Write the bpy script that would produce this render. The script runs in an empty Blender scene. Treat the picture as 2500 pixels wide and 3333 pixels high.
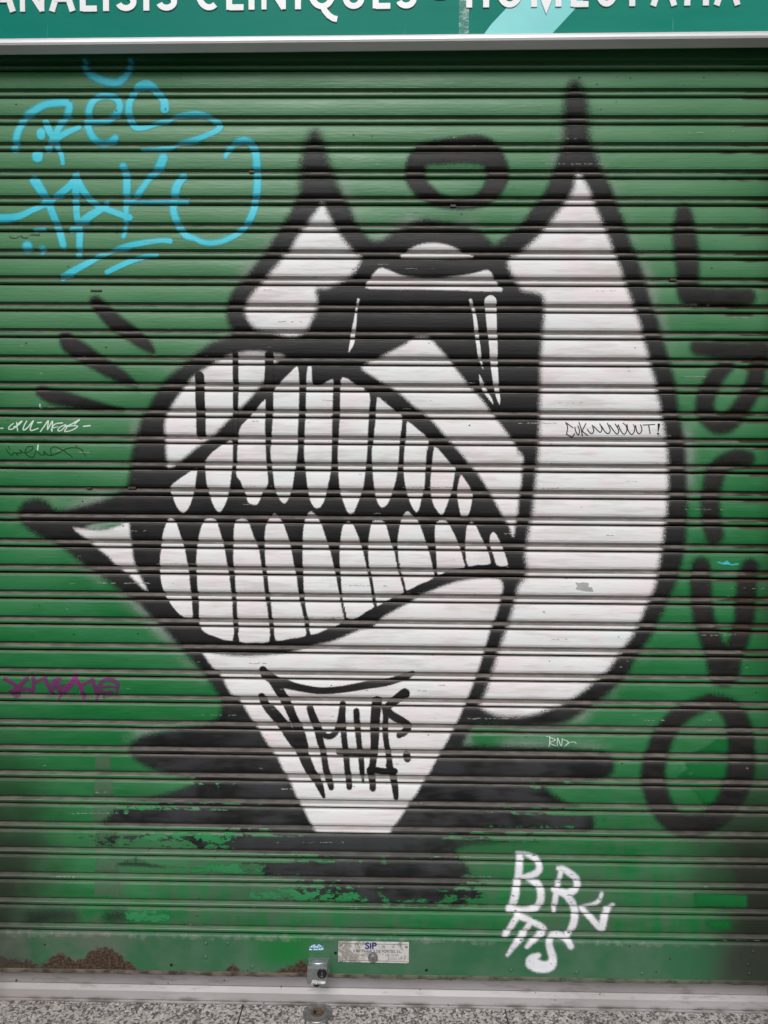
import bpy, bmesh, math, random
import numpy as np
from mathutils import Matrix, Vector

random.seed(7)
S = bpy.context.scene
COL = S.collection

# ------------------------------------------------------------------ camera
CAM_D, CAM_Z = 2.29413, 1.6303                 # metres in front of the shutter, above the pavement
YAW, PITCH, ROLL = -0.01536426, -0.02926736, 0.00742961
FPX = 2453.0                                   # focal length for a 2500 px wide survey picture
def _rot():
    cy, sy, cp, sp, cr, sr = (math.cos(YAW), math.sin(YAW), math.cos(PITCH), math.sin(PITCH), math.cos(ROLL), math.sin(ROLL))
    f = np.array([sy*cp, cy*cp, sp]); r = np.array([cy, -sy, 0.]); u = np.cross(r, f)
    return cr*r+sr*u, -sr*r+cr*u, f
RR, UU, FF = _rot()
cam = bpy.data.cameras.new('camera'); camo = bpy.data.objects.new('camera', cam); COL.objects.link(camo)
cam.sensor_fit = 'HORIZONTAL'; cam.sensor_width = 36.0; cam.lens = 36.0*FPX/2500.0
cam.clip_start = 0.05; cam.clip_end = 2000.0
camo.matrix_world = Matrix(((RR[0], UU[0], -FF[0], 0), (RR[1], UU[1], -FF[1], -CAM_D), (RR[2], UU[2], -FF[2], CAM_Z), (0, 0, 0, 1)))
S.camera = camo

# ------------------------------------------------------------------ light
SUN_EL, SUN_AZ = 42.0, -8.0                  # elevation; azimuth away from the shutter's normal
world = bpy.data.worlds.new('World'); S.world = world; world.use_nodes = True
wn = world.node_tree.nodes; wl = world.node_tree.links
sky = wn.new('ShaderNodeTexSky'); sky.sky_type = 'NISHITA'; sky.sun_disc = False
sky.sun_elevation = math.radians(SUN_EL); sky.sun_rotation = math.radians(180+SUN_AZ)
sky.dust_density = 4.0; sky.air_density = 1.0; sky.ozone_density = 1.0
hs = wn.new('ShaderNodeHueSaturation'); hs.inputs['Saturation'].default_value = 0.12
wl.new(sky.outputs[0], hs.inputs['Color']); wl.new(hs.outputs[0], wn['Background'].inputs[0])
wn['Background'].inputs[1].default_value = 0.052
sun = bpy.data.lights.new('sun', 'SUN'); sun.energy = 1.5; sun.angle = math.radians(22); sun.color = (1, 0.985, 0.97)
suno = bpy.data.objects.new('sun', sun); COL.objects.link(suno)
_d = Vector((math.sin(math.radians(SUN_AZ))*math.cos(math.radians(SUN_EL)), -math.cos(math.radians(SUN_AZ))*math.cos(math.radians(SUN_EL)), math.sin(math.radians(SUN_EL))))
suno.rotation_euler = _d.to_track_quat('Z', 'Y').to_euler(); suno.location = _d*20
vs = S.view_settings
vs.view_transform = 'Standard'; vs.look = 'None'; vs.gamma = 1.0; vs.use_curve_mapping = False; vs.exposure = 0.52

# ------------------------------------------------------------------ survey picture -> points on the real planes
def plane(x, y, Y=0.0):
    x = np.asarray(x, float); y = np.asarray(y, float)
    a = (x-1250)/FPX; b = (1666.5-y)/FPX
    dx = FF[0]+a*RR[0]+b*UU[0]; dy = FF[1]+a*RR[1]+b*UU[1]; dz = FF[2]+a*RR[2]+b*UU[2]
    t = (Y+CAM_D)/dy
    return dx*t, CAM_Z+dz*t
def ground_pt(x, y, z=0.0):
    a = (x-1250)/FPX; b = (1666.5-y)/FPX
    d = FF+a*RR+b*UU; t = (z-CAM_Z)/d[2]
    return d[0]*t, -CAM_D+d[1]*t
PX = 0.000942                                  # metres per survey pixel on the shutter

# ------------------------------------------------------------------ node helpers
class V:
    """a shader value with arithmetic"""
    def __init__(s, nt, v): s.nt = nt; s.v = v
    def _m(s, op, *o, clamp=False):
        n = s.nt.nodes.new('ShaderNodeMath'); n.operation = op; n.use_clamp = clamp
        for i, a in enumerate((s,)+o):
            a = a.v if isinstance(a, V) else a
            if isinstance(a, (int, float)): n.inputs[i].default_value = a
            else: s.nt.links.new(a, n.inputs[i])
        return V(s.nt, n.outputs[0])
    def __add__(s, o): return s._m('ADD', o)
    __radd__ = __add__
    def __sub__(s, o): return s._m('SUBTRACT', o)
    def __rsub__(s, o): return (s*-1.0)+o
    def __mul__(s, o): return s._m('MULTIPLY', o)
    __rmul__ = __mul__
    def max(s, o): return s._m('MAXIMUM', o)
    def min(s, o): return s._m('MINIMUM', o)
    def abs(s): return s._m('ABSOLUTE')
    def clamp(s): return s._m('ADD', 0.0, clamp=True)
    def step(s, a, b, lo=0.0, hi=1.0):
        n = s.nt.nodes.new('ShaderNodeMapRange'); n.interpolation_type = 'SMOOTHSTEP'
        s.nt.links.new(s.v, n.inputs[0])
        for i, q in zip((1, 2, 3, 4), (a, b, lo, hi)): n.inputs[i].default_value = q
        return V(s.nt, n.outputs[0])
    def bump(s, c, w): return (s-c).abs().step(0.0, w, 1.0, 0.0)

class Mat:
    def __init__(s, name):
        s.m = bpy.data.materials.new(name); s.m.use_nodes = True
        s.nt = s.m.node_tree; s.b = s.nt.nodes['Principled BSDF']
        g = s.nt.nodes.new('ShaderNodeNewGeometry'); s.pos = g.outputs['Position']
        sp = s.nt.nodes.new('ShaderNodeSeparateXYZ'); s.nt.links.new(s.pos, sp.inputs[0])
        s.x, s.y, s.z = (V(s.nt, sp.outputs[i]) for i in range(3))
        sn = s.nt.nodes.new('ShaderNodeSeparateXYZ'); s.nt.links.new(g.outputs['True Normal'], sn.inputs[0])
        s.nx, s.ny, s.nz = (V(s.nt, sn.outputs[i]) for i in range(3))
    def noise(s, scale, stretch=(1, 1, 1), detail=3.0, rough=0.55, off=0.0, color=False):
        mp = s.nt.nodes.new('ShaderNodeMapping'); s.nt.links.new(s.pos, mp.inputs[0])
        mp.inputs['Scale'].default_value = stretch; mp.inputs['Location'].default_value = (off, off*.7, off*.3)
        n = s.nt.nodes.new('ShaderNodeTexNoise'); s.nt.links.new(mp.outputs[0], n.inputs['Vector'])
        n.inputs['Scale'].default_value = scale; n.inputs['Detail'].default_value = detail; n.inputs['Roughness'].default_value = rough
        return n.outputs['Color'] if color else V(s.nt, n.outputs['Fac'])
    def voro(s, scale, off=0.0, out='Distance'):
        mp = s.nt.nodes.new('ShaderNodeMapping'); s.nt.links.new(s.pos, mp.inputs[0]); mp.inputs['Location'].default_value = (off, off, off)
        n = s.nt.nodes.new('ShaderNodeTexVoronoi'); s.nt.links.new(mp.outputs[0], n.inputs['Vector']); n.inputs['Scale'].default_value = scale
        return n.outputs[out]
    def attr(s, name):
        n = s.nt.nodes.new('ShaderNodeAttribute'); n.attribute_name = name; return V(s.nt, n.outputs['Fac'])
    def mix(s, a, b, f):
        n = s.nt.nodes.new('ShaderNodeMix'); n.data_type = 'RGBA'
        for sock, q in ((n.inputs[6], a), (n.inputs[7], b)):
            if isinstance(q, tuple): sock.default_value = (*q, 1)
            else: s.nt.links.new(q, sock)
        if isinstance(f, V): s.nt.links.new(f.v, n.inputs[0])
        else: n.inputs[0].default_value = f
        return n.outputs[2]
    def set(s, color=None, rough=None, metal=None, alpha=None, spec=None, bump=None, bstr=0.2, bdist=0.002, coat=None):
        I = s.b.inputs
        def put(sock, q):
            if q is None: return
            if isinstance(q, V): s.nt.links.new(q.v, sock)
            elif isinstance(q, tuple): sock.default_value = (*q, 1)
            elif isinstance(q, (int, float)): sock.default_value = q
            else: s.nt.links.new(q, sock)
        put(I['Base Color'], color); put(I['Roughness'], rough); put(I['Metallic'], metal); put(I['Alpha'], alpha); put(I['Specular IOR Level'], spec)
        if bump is not None:
            n = s.nt.nodes.new('ShaderNodeBump'); n.inputs['Strength'].default_value = bstr; n.inputs['Distance'].default_value = bdist
            s.nt.links.new(bump.v, n.inputs['Height']); s.nt.links.new(n.outputs[0], I['Normal'])
        return s.m

DUST = (0.105, 0.090, 0.079)
def dusted(M, col, amount=1.0):
    """street dust lying on the ledges that face up, rust and dirt at the ends near the rails"""
    n1 = M.noise(9, (1, 1, 6), 1, off=3.1); n2 = M.noise(60, (0.35, 1, 1.6), 2, off=9.7)
    up = M.nz.step(0.36, 0.66)
    keep = M.z.step(0.30, 0.95, 0.30, 1.0)
    d = up*keep*(n2*0.9+n1*0.6).step(0.40, 0.75, 0.72, 0.96)*amount
    dcol = M.mix(DUST, (0.175, 0.148, 0.130), n2.step(0.35, 0.7))
    col = M.mix(col, dcol, d)
    end = (M.x+(n1-0.5)*0.45).step(1.02, 1.07)
    r = end*M.nz.step(0.1, 0.4)*M.z.step(0.8, 1.3)
    col = M.mix(col, (0.040, 0.024, 0.012), r*0.9)
    return col
def grime_and_shade(M, col, veiled=0.60):
    """dirt built up at the lower ends and lowest slats, jamb shade painted down the right edge"""
    g1 = M.noise(5, (1, 1, 1), 3, off=1.3); g2 = M.noise(22, (1.5, 1, 0.3), 2, off=5.9)
    low = M.z.step(1.15, 0.45)
    left = (M.x+(g1-0.5)*0.35).step(-0.98, -1.20); right = (M.x+(g1-0.5)*0.30).step(0.86, 1.08)
    f = ((left*0.9).max(right)*low*0.94).max((M.x+(g1-0.5)*0.1).step(1.07, 1.17)*0.65)  # last term darkens the right edge at every height: jamb shadow as colour
    veil = M.z.step(0.95, 0.25)*(g1+g2*0.7).step(0.66, 1.05)*veiled
    col = M.mix(col, (0.078, 0.100, 0.078), veil)
    return M.mix(col, (0.016, 0.014, 0.011), f)

# green paint of the slats
M = Mat('green_shutter_paint')
a = M.noise(2.2, (0.6, 1, 1.3), 5); b = M.noise(14, (0.5, 1, 2.5), 4, off=4.4); fine = M.noise(420, (0.18, 1, 1), 2, off=2.2)
col = M.mix((0.002, 0.120, 0.024), (0.018, 0.160, 0.050), (a*0.75+b*0.45).step(0.42, 0.78))
col = M.mix(col, (0.066, 0.200, 0.088), (a+M.noise(0.9, (1, 1, 1), 2, off=8.0)*0.7+M.z.step(1.2, 2.6)*0.30).step(0.84, 1.25)*0.80)  # random fading; the paling with height is sky sheen put into the colour
st = M.noise(3, (1.2, 1, 160), 3, off=6.0)
col = M.mix(col, (0.20, 0.33, 0.22), (st*M.noise(7, (1, 1, 20), 2, off=1.0)).step(0.40, 0.50)*0.45)
col = M.mix(col, (0.012, 0.030, 0.014), M.noise(95, (0.7, 1, 1), 2, off=7.7).step(0.74, 0.80)*0.7)
col = grime_and_shade(M, col); col = dusted(M, col)
MG = M.set(col, (b*0.25)+0.30, spec=0.40, bump=(M.noise(150, (0.15, 1, 1), 2)*1.0+M.noise(6, (0.6, 1, 2.2), 0, off=4)*5.0), bstr=0.45, bdist=0.0014)

# lowest bar: same paint, grime, blisters and rust
M = Mat('rusty_green_bar')
a = M.noise(6, (1, 1, 1), 5); b = M.noise(38, (1, 1, 1), 6, 0.65, off=2.0); c = M.noise(130, (1, 1, 1), 4, off=5.0)
col = M.mix((0.022, 0.115, 0.048), (0.060, 0.135, 0.080), a.step(0.38, 0.66))
col = M.mix(col, (0.003, 0.145, 0.026), M.x.bump(-0.33, 0.16)*M.z.step(0.13, 0.18)*a.step(0.3, 0.5))
col = M.mix(col, (0.10, 0.105, 0.085), M.x.step(-0.50, -1.05)*(a*0.7+b*0.6).step(0.46, 0.78)*0.75)
col = M.mix(col, (0.24, 0.25, 0.21), (b*0.8+M.z.bump(0.236, 0.02)*0.2).step(0.55, 0.68)*0.35)
hump = M.x.bump(-0.90, 0.16).max(M.x.bump(-1.04, 0.12)*0.75).max(M.x.bump(-0.26, 0.14)*0.75).max(M.x.bump(-1.2, 0.25)*0.55).max(M.x.bump(-0.50, 0.035)*0.45)
rm = (b*0.60+a*0.30+hump*0.56+M.x.step(-0.12, -0.45)*0.13-(M.z-0.12)*8.0).step(0.50, 0.64)
rc = M.mix((0.016, 0.010, 0.006), (0.085, 0.044, 0.024), c.step(0.38, 0.66))
rc = M.mix(rc, (0.10, 0.082, 0.075), b.step(0.60, 0.70)*0.6)
col = M.mix(col, rc, rm)
col = M.mix(col, (0.010, 0.009, 0.008), M.noise(48, (1, 1, 1), 1, off=3.3).step(0.76, 0.80))
col = M.mix(col, (0.020, 0.019, 0.014), (M.x+(a-0.5)*0.3).step(0.86, 1.12)*0.88)
col = M.mix(col, (0.026, 0.026, 0.020), (M.x+(a-0.5)*0.3).step(-1.10, -1.26)*0.85)
MB = M.set(col, (rm*0.4)+0.48, bump=(b*0.6+c*0.5*rm+rm*0.4), bstr=0.5, bdist=0.003)
M = Mat('rusty_lip')
b = M.noise(40, (0.5, 1, 1), 5); c = M.noise(170, (1, 1, 1), 3, off=2.0)
col = M.mix((0.030, 0.020, 0.014), (0.120, 0.098, 0.072), b.step(0.36, 0.62))
col = M.mix(col, (0.055, 0.125, 0.065), M.x.step(-0.2, 0.0)*c.step(0.44, 0.54)*0.55)
col = M.mix(col, (0.020, 0.013, 0.008), M.x.step(0.90, 1.15)*0.8)
MLIP = M.set(col, 0.8, bump=c, bstr=0.5, bdist=0.002)

def spray(name, base, alt, altf=(0.4, 0.7), speck=0.9, maxa=1.0, rough=0.52, dust=1.0, spec=0.20, flake=False, tint=None, fs=34, haze=False):
    M = Mat(name)
    q = M.attr('q')
    n = M.noise(400, (1, 1, 1), 1, 0.9, off=1.7)
    al = (q+(n-0.5)*(speck*3.0)).step(-0.9, 0.9, 0.0, maxa)
    if flake:
        f1 = M.noise(fs, (0.55, 1, 1.2), 7, 0.68, off=4.0)
        al = al*((f1*1.0-(M.attr('fl')*0.62))).step(-0.012, 0.012)
    m1 = M.noise(7, (0.8, 1, 1.3), 2, off=2.6); m2 = M.noise(45, (0.3, 1, 1), 2, off=6.1)
    if haze: al = al*M.noise(4.5, (1, 1, 1), 3, off=9.0).step(0.42, 0.66)
    col = M.mix(base, alt, (m1*0.7+m2*0.5).step(*altf))
    if tint:
        col = M.mix(col, (0.50, 0.47, 0.45), (M.noise(16, (0.25, 1, 1.6), 4, 0.65, off=15.0)+M.noise(120, (0.08, 1, 1), 1, off=2.0)*0.35).step(0.62, 0.86)*0.55)
        col = M.mix(col, (0.74, 0.60, 0.63), M.noise(8, (0.9, 1, 1.2), 3, off=21.0).step(0.54, 0.70)*0.38)
        col = M.mix(col, (0.30, 0.33, 0.32), M.noise(70, (0.35, 1, 1), 3, 0.7, off=31.0).step(0.70, 0.78)*0.6)
        col = M.mix(col, tint, M.noise(5.5, (1, 1, 1.6), 2, off=12.0).step(0.55, 0.72)*0.55)
    if flake and base[1] < 0.05: col = M.mix(col, (0.038, 0.039, 0.043), M.z.step(1.1, 0.7)*(m1*0.8+m2*0.4).step(0.46, 0.72)*0.8)
    if dust: col = dusted(M, col, dust)
    if dust: col = grime_and_shade(M, col, 0.14) if flake else col
    return M.set(col, (m2*0.2)+rough-0.1, alpha=al, spec=spec, bump=(M.noise(200, (0.14, 1, 1), 1, off=3.0)+M.noise(6, (0.6, 1, 2.2), 0, off=4)*5.0), bstr=0.4, bdist=0.0012)
PBLACK = spray('black_spray_paint', (0.0085, 0.0085, 0.0100), (0.0160, 0.0150, 0.0160), flake=True, rough=0.5)
PBLACK2 = spray('soft_black_spray_paint', (0.0085, 0.0080, 0.0085), (0.020, 0.018, 0.018), speck=1.0, maxa=0.97)
PFADE = spray('faded_black_spray_paint', (0.0085, 0.0080, 0.0085), (0.020, 0.018, 0.018), speck=0.9, maxa=0.92)
PWHITE = spray('white_spray_paint', (0.725, 0.745, 0.745), (0.755, 0.700, 0.715), (0.48, 0.74), tint=(0.68, 0.755, 0.755), rough=0.5)
PHAZE = spray('white_overspray', (0.46, 0.50, 0.48), (0.50, 0.52, 0.50), speck=1.1, maxa=0.42, rough=0.6, haze=True)
PCYAN = spray('cyan_spray_paint', (0.045, 0.50, 0.62), (0.070, 0.54, 0.65), speck=0.3, rough=0.45, dust=1.0)
PMAG = spray('magenta_marker', (0.215, 0.010, 0.150), (0.105, 0.028, 0.090), (0.44, 0.70), speck=0.25, dust=0.3, maxa=0.92)
PTAGW = spray('white_tag_paint', (0.70, 0.71, 0.76), (0.78, 0.77, 0.80), speck=0.4, flake=True, dust=0.2, fs=85)
PPEN = spray('white_paint_marker', (0.56, 0.70, 0.60), (0.62, 0.74, 0.66), speck=0.1, dust=0)
PDARK = spray('dark_green_marker', (0.004, 0.045, 0.014), (0.006, 0.055, 0.018), speck=0.1, dust=0, maxa=0.9)
PINK = spray('black_felt_pen', (0.006, 0.005, 0.010), (0.010, 0.008, 0.014), speck=0.05, dust=0)
PSTK = spray('torn_grey_sticker', (0.34, 0.34, 0.34), (0.42, 0.42, 0.42), speck=0.7, dust=0)
PPATCH = spray('fresh_green_repaint', (0.002, 0.128, 0.022), (0.008, 0.140, 0.034), speck=0.6, dust=0.6, maxa=0.8)
PBRIGHT = spray('bare_bright_green', (0.012, 0.195, 0.052), (0.030, 0.205, 0.075), speck=0.9, dust=0.25, maxa=1.0, flake=True, fs=46)
PSMUDGE = spray('worn_black_smudge', (0.016, 0.016, 0.018), (0.03, 0.035, 0.033), speck=1.2, maxa=0.62, dust=0.3)
PSCR = spray('pale_scratches', (0.30, 0.36, 0.29), (0.40, 0.42, 0.36), speck=1.0, maxa=0.75, dust=0)
PSPOT = spray('dark_specks', (0.016, 0.020, 0.014), (0.03, 0.028, 0.02), speck=1.0, maxa=0.85, dust=0)
PGREYG = spray('cleaned_green_patch', (0.090, 0.190, 0.115), (0.10, 0.16, 0.10), speck=0.5, dust=0.3, maxa=0.55)

def simple(name, col, rough=0.5, metal=0.0, var=0.15, scale=30, bstr=0.1, alt=None, at=(0.35, 0.7), stretch=(1, 1, 1)):
    M = Mat(name); n = M.noise(scale, stretch, 4)
    c2 = alt or tuple(q*(1-var*2) for q in col)
    return M.set(M.mix(col, c2, n.step(*at)), (n*0.2)+(rough-0.1), metal=metal, bump=n, bstr=bstr, bdist=0.001)

M = Mat('aluminium_trim'); n = M.noise(8, (0.3, 1, 1), 4); n2 = M.noise(240, (0.1, 1, 1), 2)
sc = (M.noise(26, (0.5, 1, 2.5), 6, 0.7, off=5.0)).step(0.69, 0.72)
MALU = M.set(M.mix(M.mix((0.66, 0.65, 0.66), (0.56, 0.55, 0.56), n.step(0.4, 0.7)), (0.2, 0.2, 0.2), sc*0.5), (n2*0.15)+0.34, metal=0.35, bump=n2, bstr=0.06)
M = Mat('grey_anodised_frame'); n = M.noise(6, (0.4, 1, 1), 4); v = V(M.nt, M.voro(19)); n2 = M.noise(90, (1, 1, 1), 2, off=4)
dots = v.step(0.095, 0.06)*n2.step(0.46, 0.52)
col = M.mix((0.36, 0.34, 0.345), (0.30, 0.28, 0.28), n.step(0.36, 0.66))
col = M.mix(col, (0.17, 0.15, 0.135), (M.noise(30, (0.3, 1, 1.5), 6, 0.7, off=8)+M.noise(4, (1, 1, 1), 2, off=3)*0.3).step(0.70, 0.84)*0.6)
col = M.mix(col, (0.10, 0.085, 0.07), M.z.step(0.018, 0.004)*M.noise(24, (0.5, 1, 1), 4, off=6).step(0.40, 0.62)*0.8)
col = M.mix(col, (0.27, 0.24, 0.22), M.x.step(-0.95, -1.3)*n.step(0.3, 0.6)*0.6)
MFR = M.set(M.mix(col, (0.035, 0.03, 0.028), dots), (n*0.2)+0.35, metal=0.1)
M = Mat('teal_sign_acrylic'); n = M.noise(1.4, (1, 1, 1), 3, off=3); n2 = M.noise(18, (3.0, 1, 0.25), 4, off=1); n3 = M.noise(9, (0.4, 1, 3.0), 4, off=2)
col = M.mix((0.0, 0.185, 0.140), (0.012, 0.225, 0.165), (n*0.8+n3*0.4+M.x*0.10).step(0.42, 0.80))
col = M.mix(col, (0.13, 0.40, 0.32), n2.step(0.68, 0.80)*0.4)
MTEAL = M.set(col, (n3*0.2)+0.34, spec=0.06)
MAQUA = simple('aqua_vinyl', (0.135, 0.585, 0.590), 0.35, var=0.05, scale=5)
MLET = simple('white_letter_acrylic', (0.80, 0.80, 0.81), 0.4, var=0.02, scale=12)
MLETSIDE = simple('grey_letter_edge', (0.10, 0.16, 0.14), 0.6)
M = Mat('peeling_clear_tape'); n = M.noise(30, (1, 1, 2.4), 4, 0.7)
MTAPE = M.set((0.72, 0.80, 0.78), 0.25, alpha=n.step(0.44, 0.66, 0.08, 0.50))
M = Mat('speckled_granite')
vc = M.voro(125, 0.0, 'Color'); sv = M.nt.nodes.new('ShaderNodeSeparateColor'); M.nt.links.new(vc, sv.inputs[0])
r_, g_ = V(M.nt, sv.outputs[0]), V(M.nt, sv.outputs[1]); nn = M.noise(120, (1, 1, 1), 4, 0.7); big = M.noise(3, (1, 1, 1), 3, off=2)
col = M.mix((0.43, 0.395, 0.37), (0.60, 0.565, 0.54), r_.step(0.3, 0.7))
col = M.mix(col, (0.45, 0.365, 0.335), g_.step(0.68, 0.76))
col = M.mix(col, (0.22, 0.21, 0.205), (r_*0.6+nn).step(0.90, 1.0))
col = M.mix(col, (0.085, 0.080, 0.080), (g_*0.40+M.noise(140, (1, 1, 1), 3, 0.7, off=7)).step(0.74, 0.80))
col = M.mix(col, (0.30, 0.26, 0.20), big.step(0.55, 0.75)*M.x.step(-0.4, -0.8)*0.35)
MGRAN = M.set(col, (nn*0.2)+0.45, bump=nn, bstr=0.12)
MJOINT = simple('dark_joint_mortar', (0.16, 0.15, 0.14), 0.9)
MASPH = simple('asphalt', (0.055, 0.055, 0.056), 0.9, var=0.2, scale=60, bstr=0.4)
MPAVE = simple('grey_pavement_slabs', (0.15, 0.145, 0.14), 0.9, var=0.15, scale=20, bstr=0.3)  # unseen rows, kept dark to cut light bounced onto the shutter
MSTONE = simple('pale_wall_stone', (0.34, 0.32, 0.29), 0.85, var=0.12, scale=9, bstr=0.3)
MRAIL = simple('dark_rail_steel', (0.045, 0.040, 0.034), 0.6, metal=0.3, scale=25, alt=(0.055, 0.035, 0.022))
MSTEEL = simple('worn_lock_steel', (0.40, 0.41, 0.41), 0.36, metal=0.75, var=0.12, scale=60)
MSTEELD = simple('dull_floor_steel', (0.30, 0.30, 0.29), 0.38, metal=0.6, var=0.2, scale=70, bstr=0.2)
MBLK = simple('black_key_cylinder', (0.012, 0.012, 0.013), 0.3, var=0.2)
MKEY = simple('dark_keyhole', (0.002, 0.002, 0.002), 0.8)
MRUSTY = simple('rusty_socket', (0.065, 0.042, 0.025), 0.8, alt=(0.16, 0.11, 0.07), scale=180, bstr=0.5)
MPAPER = simple('white_paper_label', (0.72, 0.70, 0.68), 0.7, var=0.08, scale=90)
MTXT = simple('faded_grey_print', (0.12, 0.12, 0.125), 0.6)
MTXTL = simple('very_faded_print', (0.30, 0.29, 0.285), 0.6)
MBLUE = simple('blue_logo_print', (0.035, 0.045, 0.21), 0.5)
MSTB = simple('blue_sticker_vinyl', (0.02, 0.10, 0.36), 0.4, alt=(0.55, 0.75, 0.75), at=(0.48, 0.52), scale=210)
M = Mat('corroded_name_plate'); n = M.noise(55, (1, 1, 1), 5, 0.65); n2 = M.noise(180, (1, 1, 1), 3, off=3)
wear = (n+M.x.step(-0.075, -0.135)*0.14).step(0.53, 0.62)
MPLATE = M.set(M.mix((0.60, 0.58, 0.57), M.mix((0.22, 0.20, 0.17), (0.36, 0.33, 0.28), n2.step(0.4, 0.6)), wear*0.85), 0.5, metal=0.2, bump=n, bstr=0.4, bdist=0.001)
MDARK = simple('dark_interior', (0.006, 0.006, 0.006), 0.9)

# ------------------------------------------------------------------ mesh helpers
def obj(name, verts, faces, mat, parent=None, smooth=False):
    me = bpy.data.meshes.new(name); me.from_pydata([tuple(map(float, v)) for v in verts], [], faces); me.update()
    if mat: me.materials.append(mat)
    if smooth: me.polygons.foreach_set('use_smooth', [True]*len(me.polygons))
    o = bpy.data.objects.new(name, me); COL.objects.link(o); o.parent = parent
    return o
def bm_obj(name, bm, mat, parent=None, smooth=False):
    me = bpy.data.meshes.new(name); bm.to_mesh(me); bm.free()
    if mat: me.materials.append(mat)
    if smooth: me.polygons.foreach_set('use_smooth', [True]*len(me.polygons))
    o = bpy.data.objects.new(name, me); COL.objects.link(o); o.parent = parent
    return o
def box_bm(x0, x1, y0, y1, z0, z1, bev=0.0, seg=2):
    bm = bmesh.new(); bmesh.ops.create_cube(bm, size=1.0)
    for v in bm.verts:
        v.co = Vector(((x0+x1)/2+v.co.x*(x1-x0), (y0+y1)/2+v.co.y*(y1-y0), (z0+z1)/2+v.co.z*(z1-z0)))
    if bev: bmesh.ops.bevel(bm, geom=bm.edges[:], offset=bev, segments=seg, affect='EDGES', profile=0.6)
    return bm
def box(name, x0, x1, y0, y1, z0, z1, mat, parent=None, bev=0.0):
    return bm_obj(name, box_bm(x0, x1, y0, y1, z0, z1, bev), mat, parent)
def extrude_x(name, prof, x0, x1, mat, parent=None, closed=True, smooth=False, nx=1):
    """prof: list of (y, z); swept along x"""
    n = len(prof); vs_, fs = [], []
    for i in range(nx+1):
        x = x0+(x1-x0)*i/nx
        vs_ += [(x, y, z) for y, z in prof]
    for i in range(nx):
        for j in range(n if closed else n-1):
            k = (j+1) % n
            fs.append((i*n+j, i*n+k, (i+1)*n+k, (i+1)*n+j))
    if closed: fs += [tuple(range(n-1, -1, -1)), tuple(range(nx*n, nx*n+n))]
    return obj(name, vs_, fs, mat, parent, smooth)
def lathe(name, prof, seg, axis, loc, mat, parent=None, smooth=False):
    """prof: (radius, height) pairs, turned round `axis` ('y' points to the street, 'z' up)"""
    vs_, fs = [], []
    for r, h in prof:
        for i in range(seg):
            a = 2*math.pi*i/seg; c, s_ = r*math.cos(a), r*math.sin(a)
            vs_.append((loc[0]+c, loc[1]-h, loc[2]+s_) if axis == 'y' else (loc[0]+c, loc[1]+s_, loc[2]+h))
    for j in range(len(prof)-1):
        for i in range(seg):
            k = (i+1) % seg
            fs.append((j*seg+i, j*seg+k, (j+1)*seg+k, (j+1)*seg+i))
    fs += [tuple(range((len(prof)-1)*seg, len(prof)*seg)), tuple(range(seg-1, -1, -1))]
    return obj(name, vs_, fs, mat, parent, smooth)
def tag(o, label=None, cat=None, group=None, kind=None):
    for k, v in (('label', label), ('category', cat), ('group', group), ('kind', kind)):
        if v: o[k] = v
    return o
def empty(name, loc=(0, 0, 0)):
    o = bpy.data.objects.new(name, None); COL.objects.link(o); o.location = loc; o.empty_display_size = 0.1
    return o

# ------------------------------------------------------------------ the setting: ground, pavement, wall
fx, FR_Y = ground_pt(1250, 3279)                          # front foot of the door frame
tag(obj('ground', [(-900, -900, -0.13), (900, -900, -0.13), (900, 900, -0.13), (-900, 900, -0.13)], [(0, 1, 2, 3)], MASPH), kind='structure')
pav = tag(box('pavement', -9, 9, -3.4, 0.30, -0.125, -0.012, MJOINT), kind='structure')
j1 = ground_pt(780, 3310)[0]; j2 = ground_pt(1650, 3310)[0]; sw = j2-j1
slab = {}; D_ = (0.46, 0.80, 0.80, 0.80)
for r in range(4):
    for c in range(-3, 5):
        x0 = j1+c*sw
        y1 = 0.26-sum(D_[:r])
        if r not in slab: slab[r] = o = box('paving_slab', 0.002, sw-0.002, -D_[r]+0.004, 0, -0.012, 0.0, MGRAN if r == 0 else MPAVE, None, 0.0015)
        else: o = slab[r].copy(); COL.objects.link(o)
        o.parent = pav; o.location = (x0, y1, 0)
RX, LX = 1.196, -1.300                                   # clear opening between the guide rails
wall = empty('building_wall', (0, 0.2, 0))
tag(wall, 'pale stone wall framing the shuttered shop opening on both sides', 'wall')
def wpart(name, *a, **k):
    o = box(name, *a, **k); o.parent = wall; o.matrix_parent_inverse = wall.matrix_world.inverted(); o.location = (0, -0.2, 0); return o
wpart('pier', RX+0.035, RX+1.6, -0.27, 0.5, 0, 4.6, MSTONE, bev=0.004)  # unseen piers, reveal deepened to spread shade over the slat ends
wpart('pier', LX-1.6, LX-0.035, -0.27, 0.5, 0, 4.6, MSTONE, bev=0.004)
wpart('lintel', LX-0.034, RX+0.034, 0.08, 0.5, 2.99, 4.598, MSTONE)
wpart('interior_back', LX-0.034, RX+0.034, 0.42, 0.48, 0.001, 2.989, MDARK)

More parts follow.
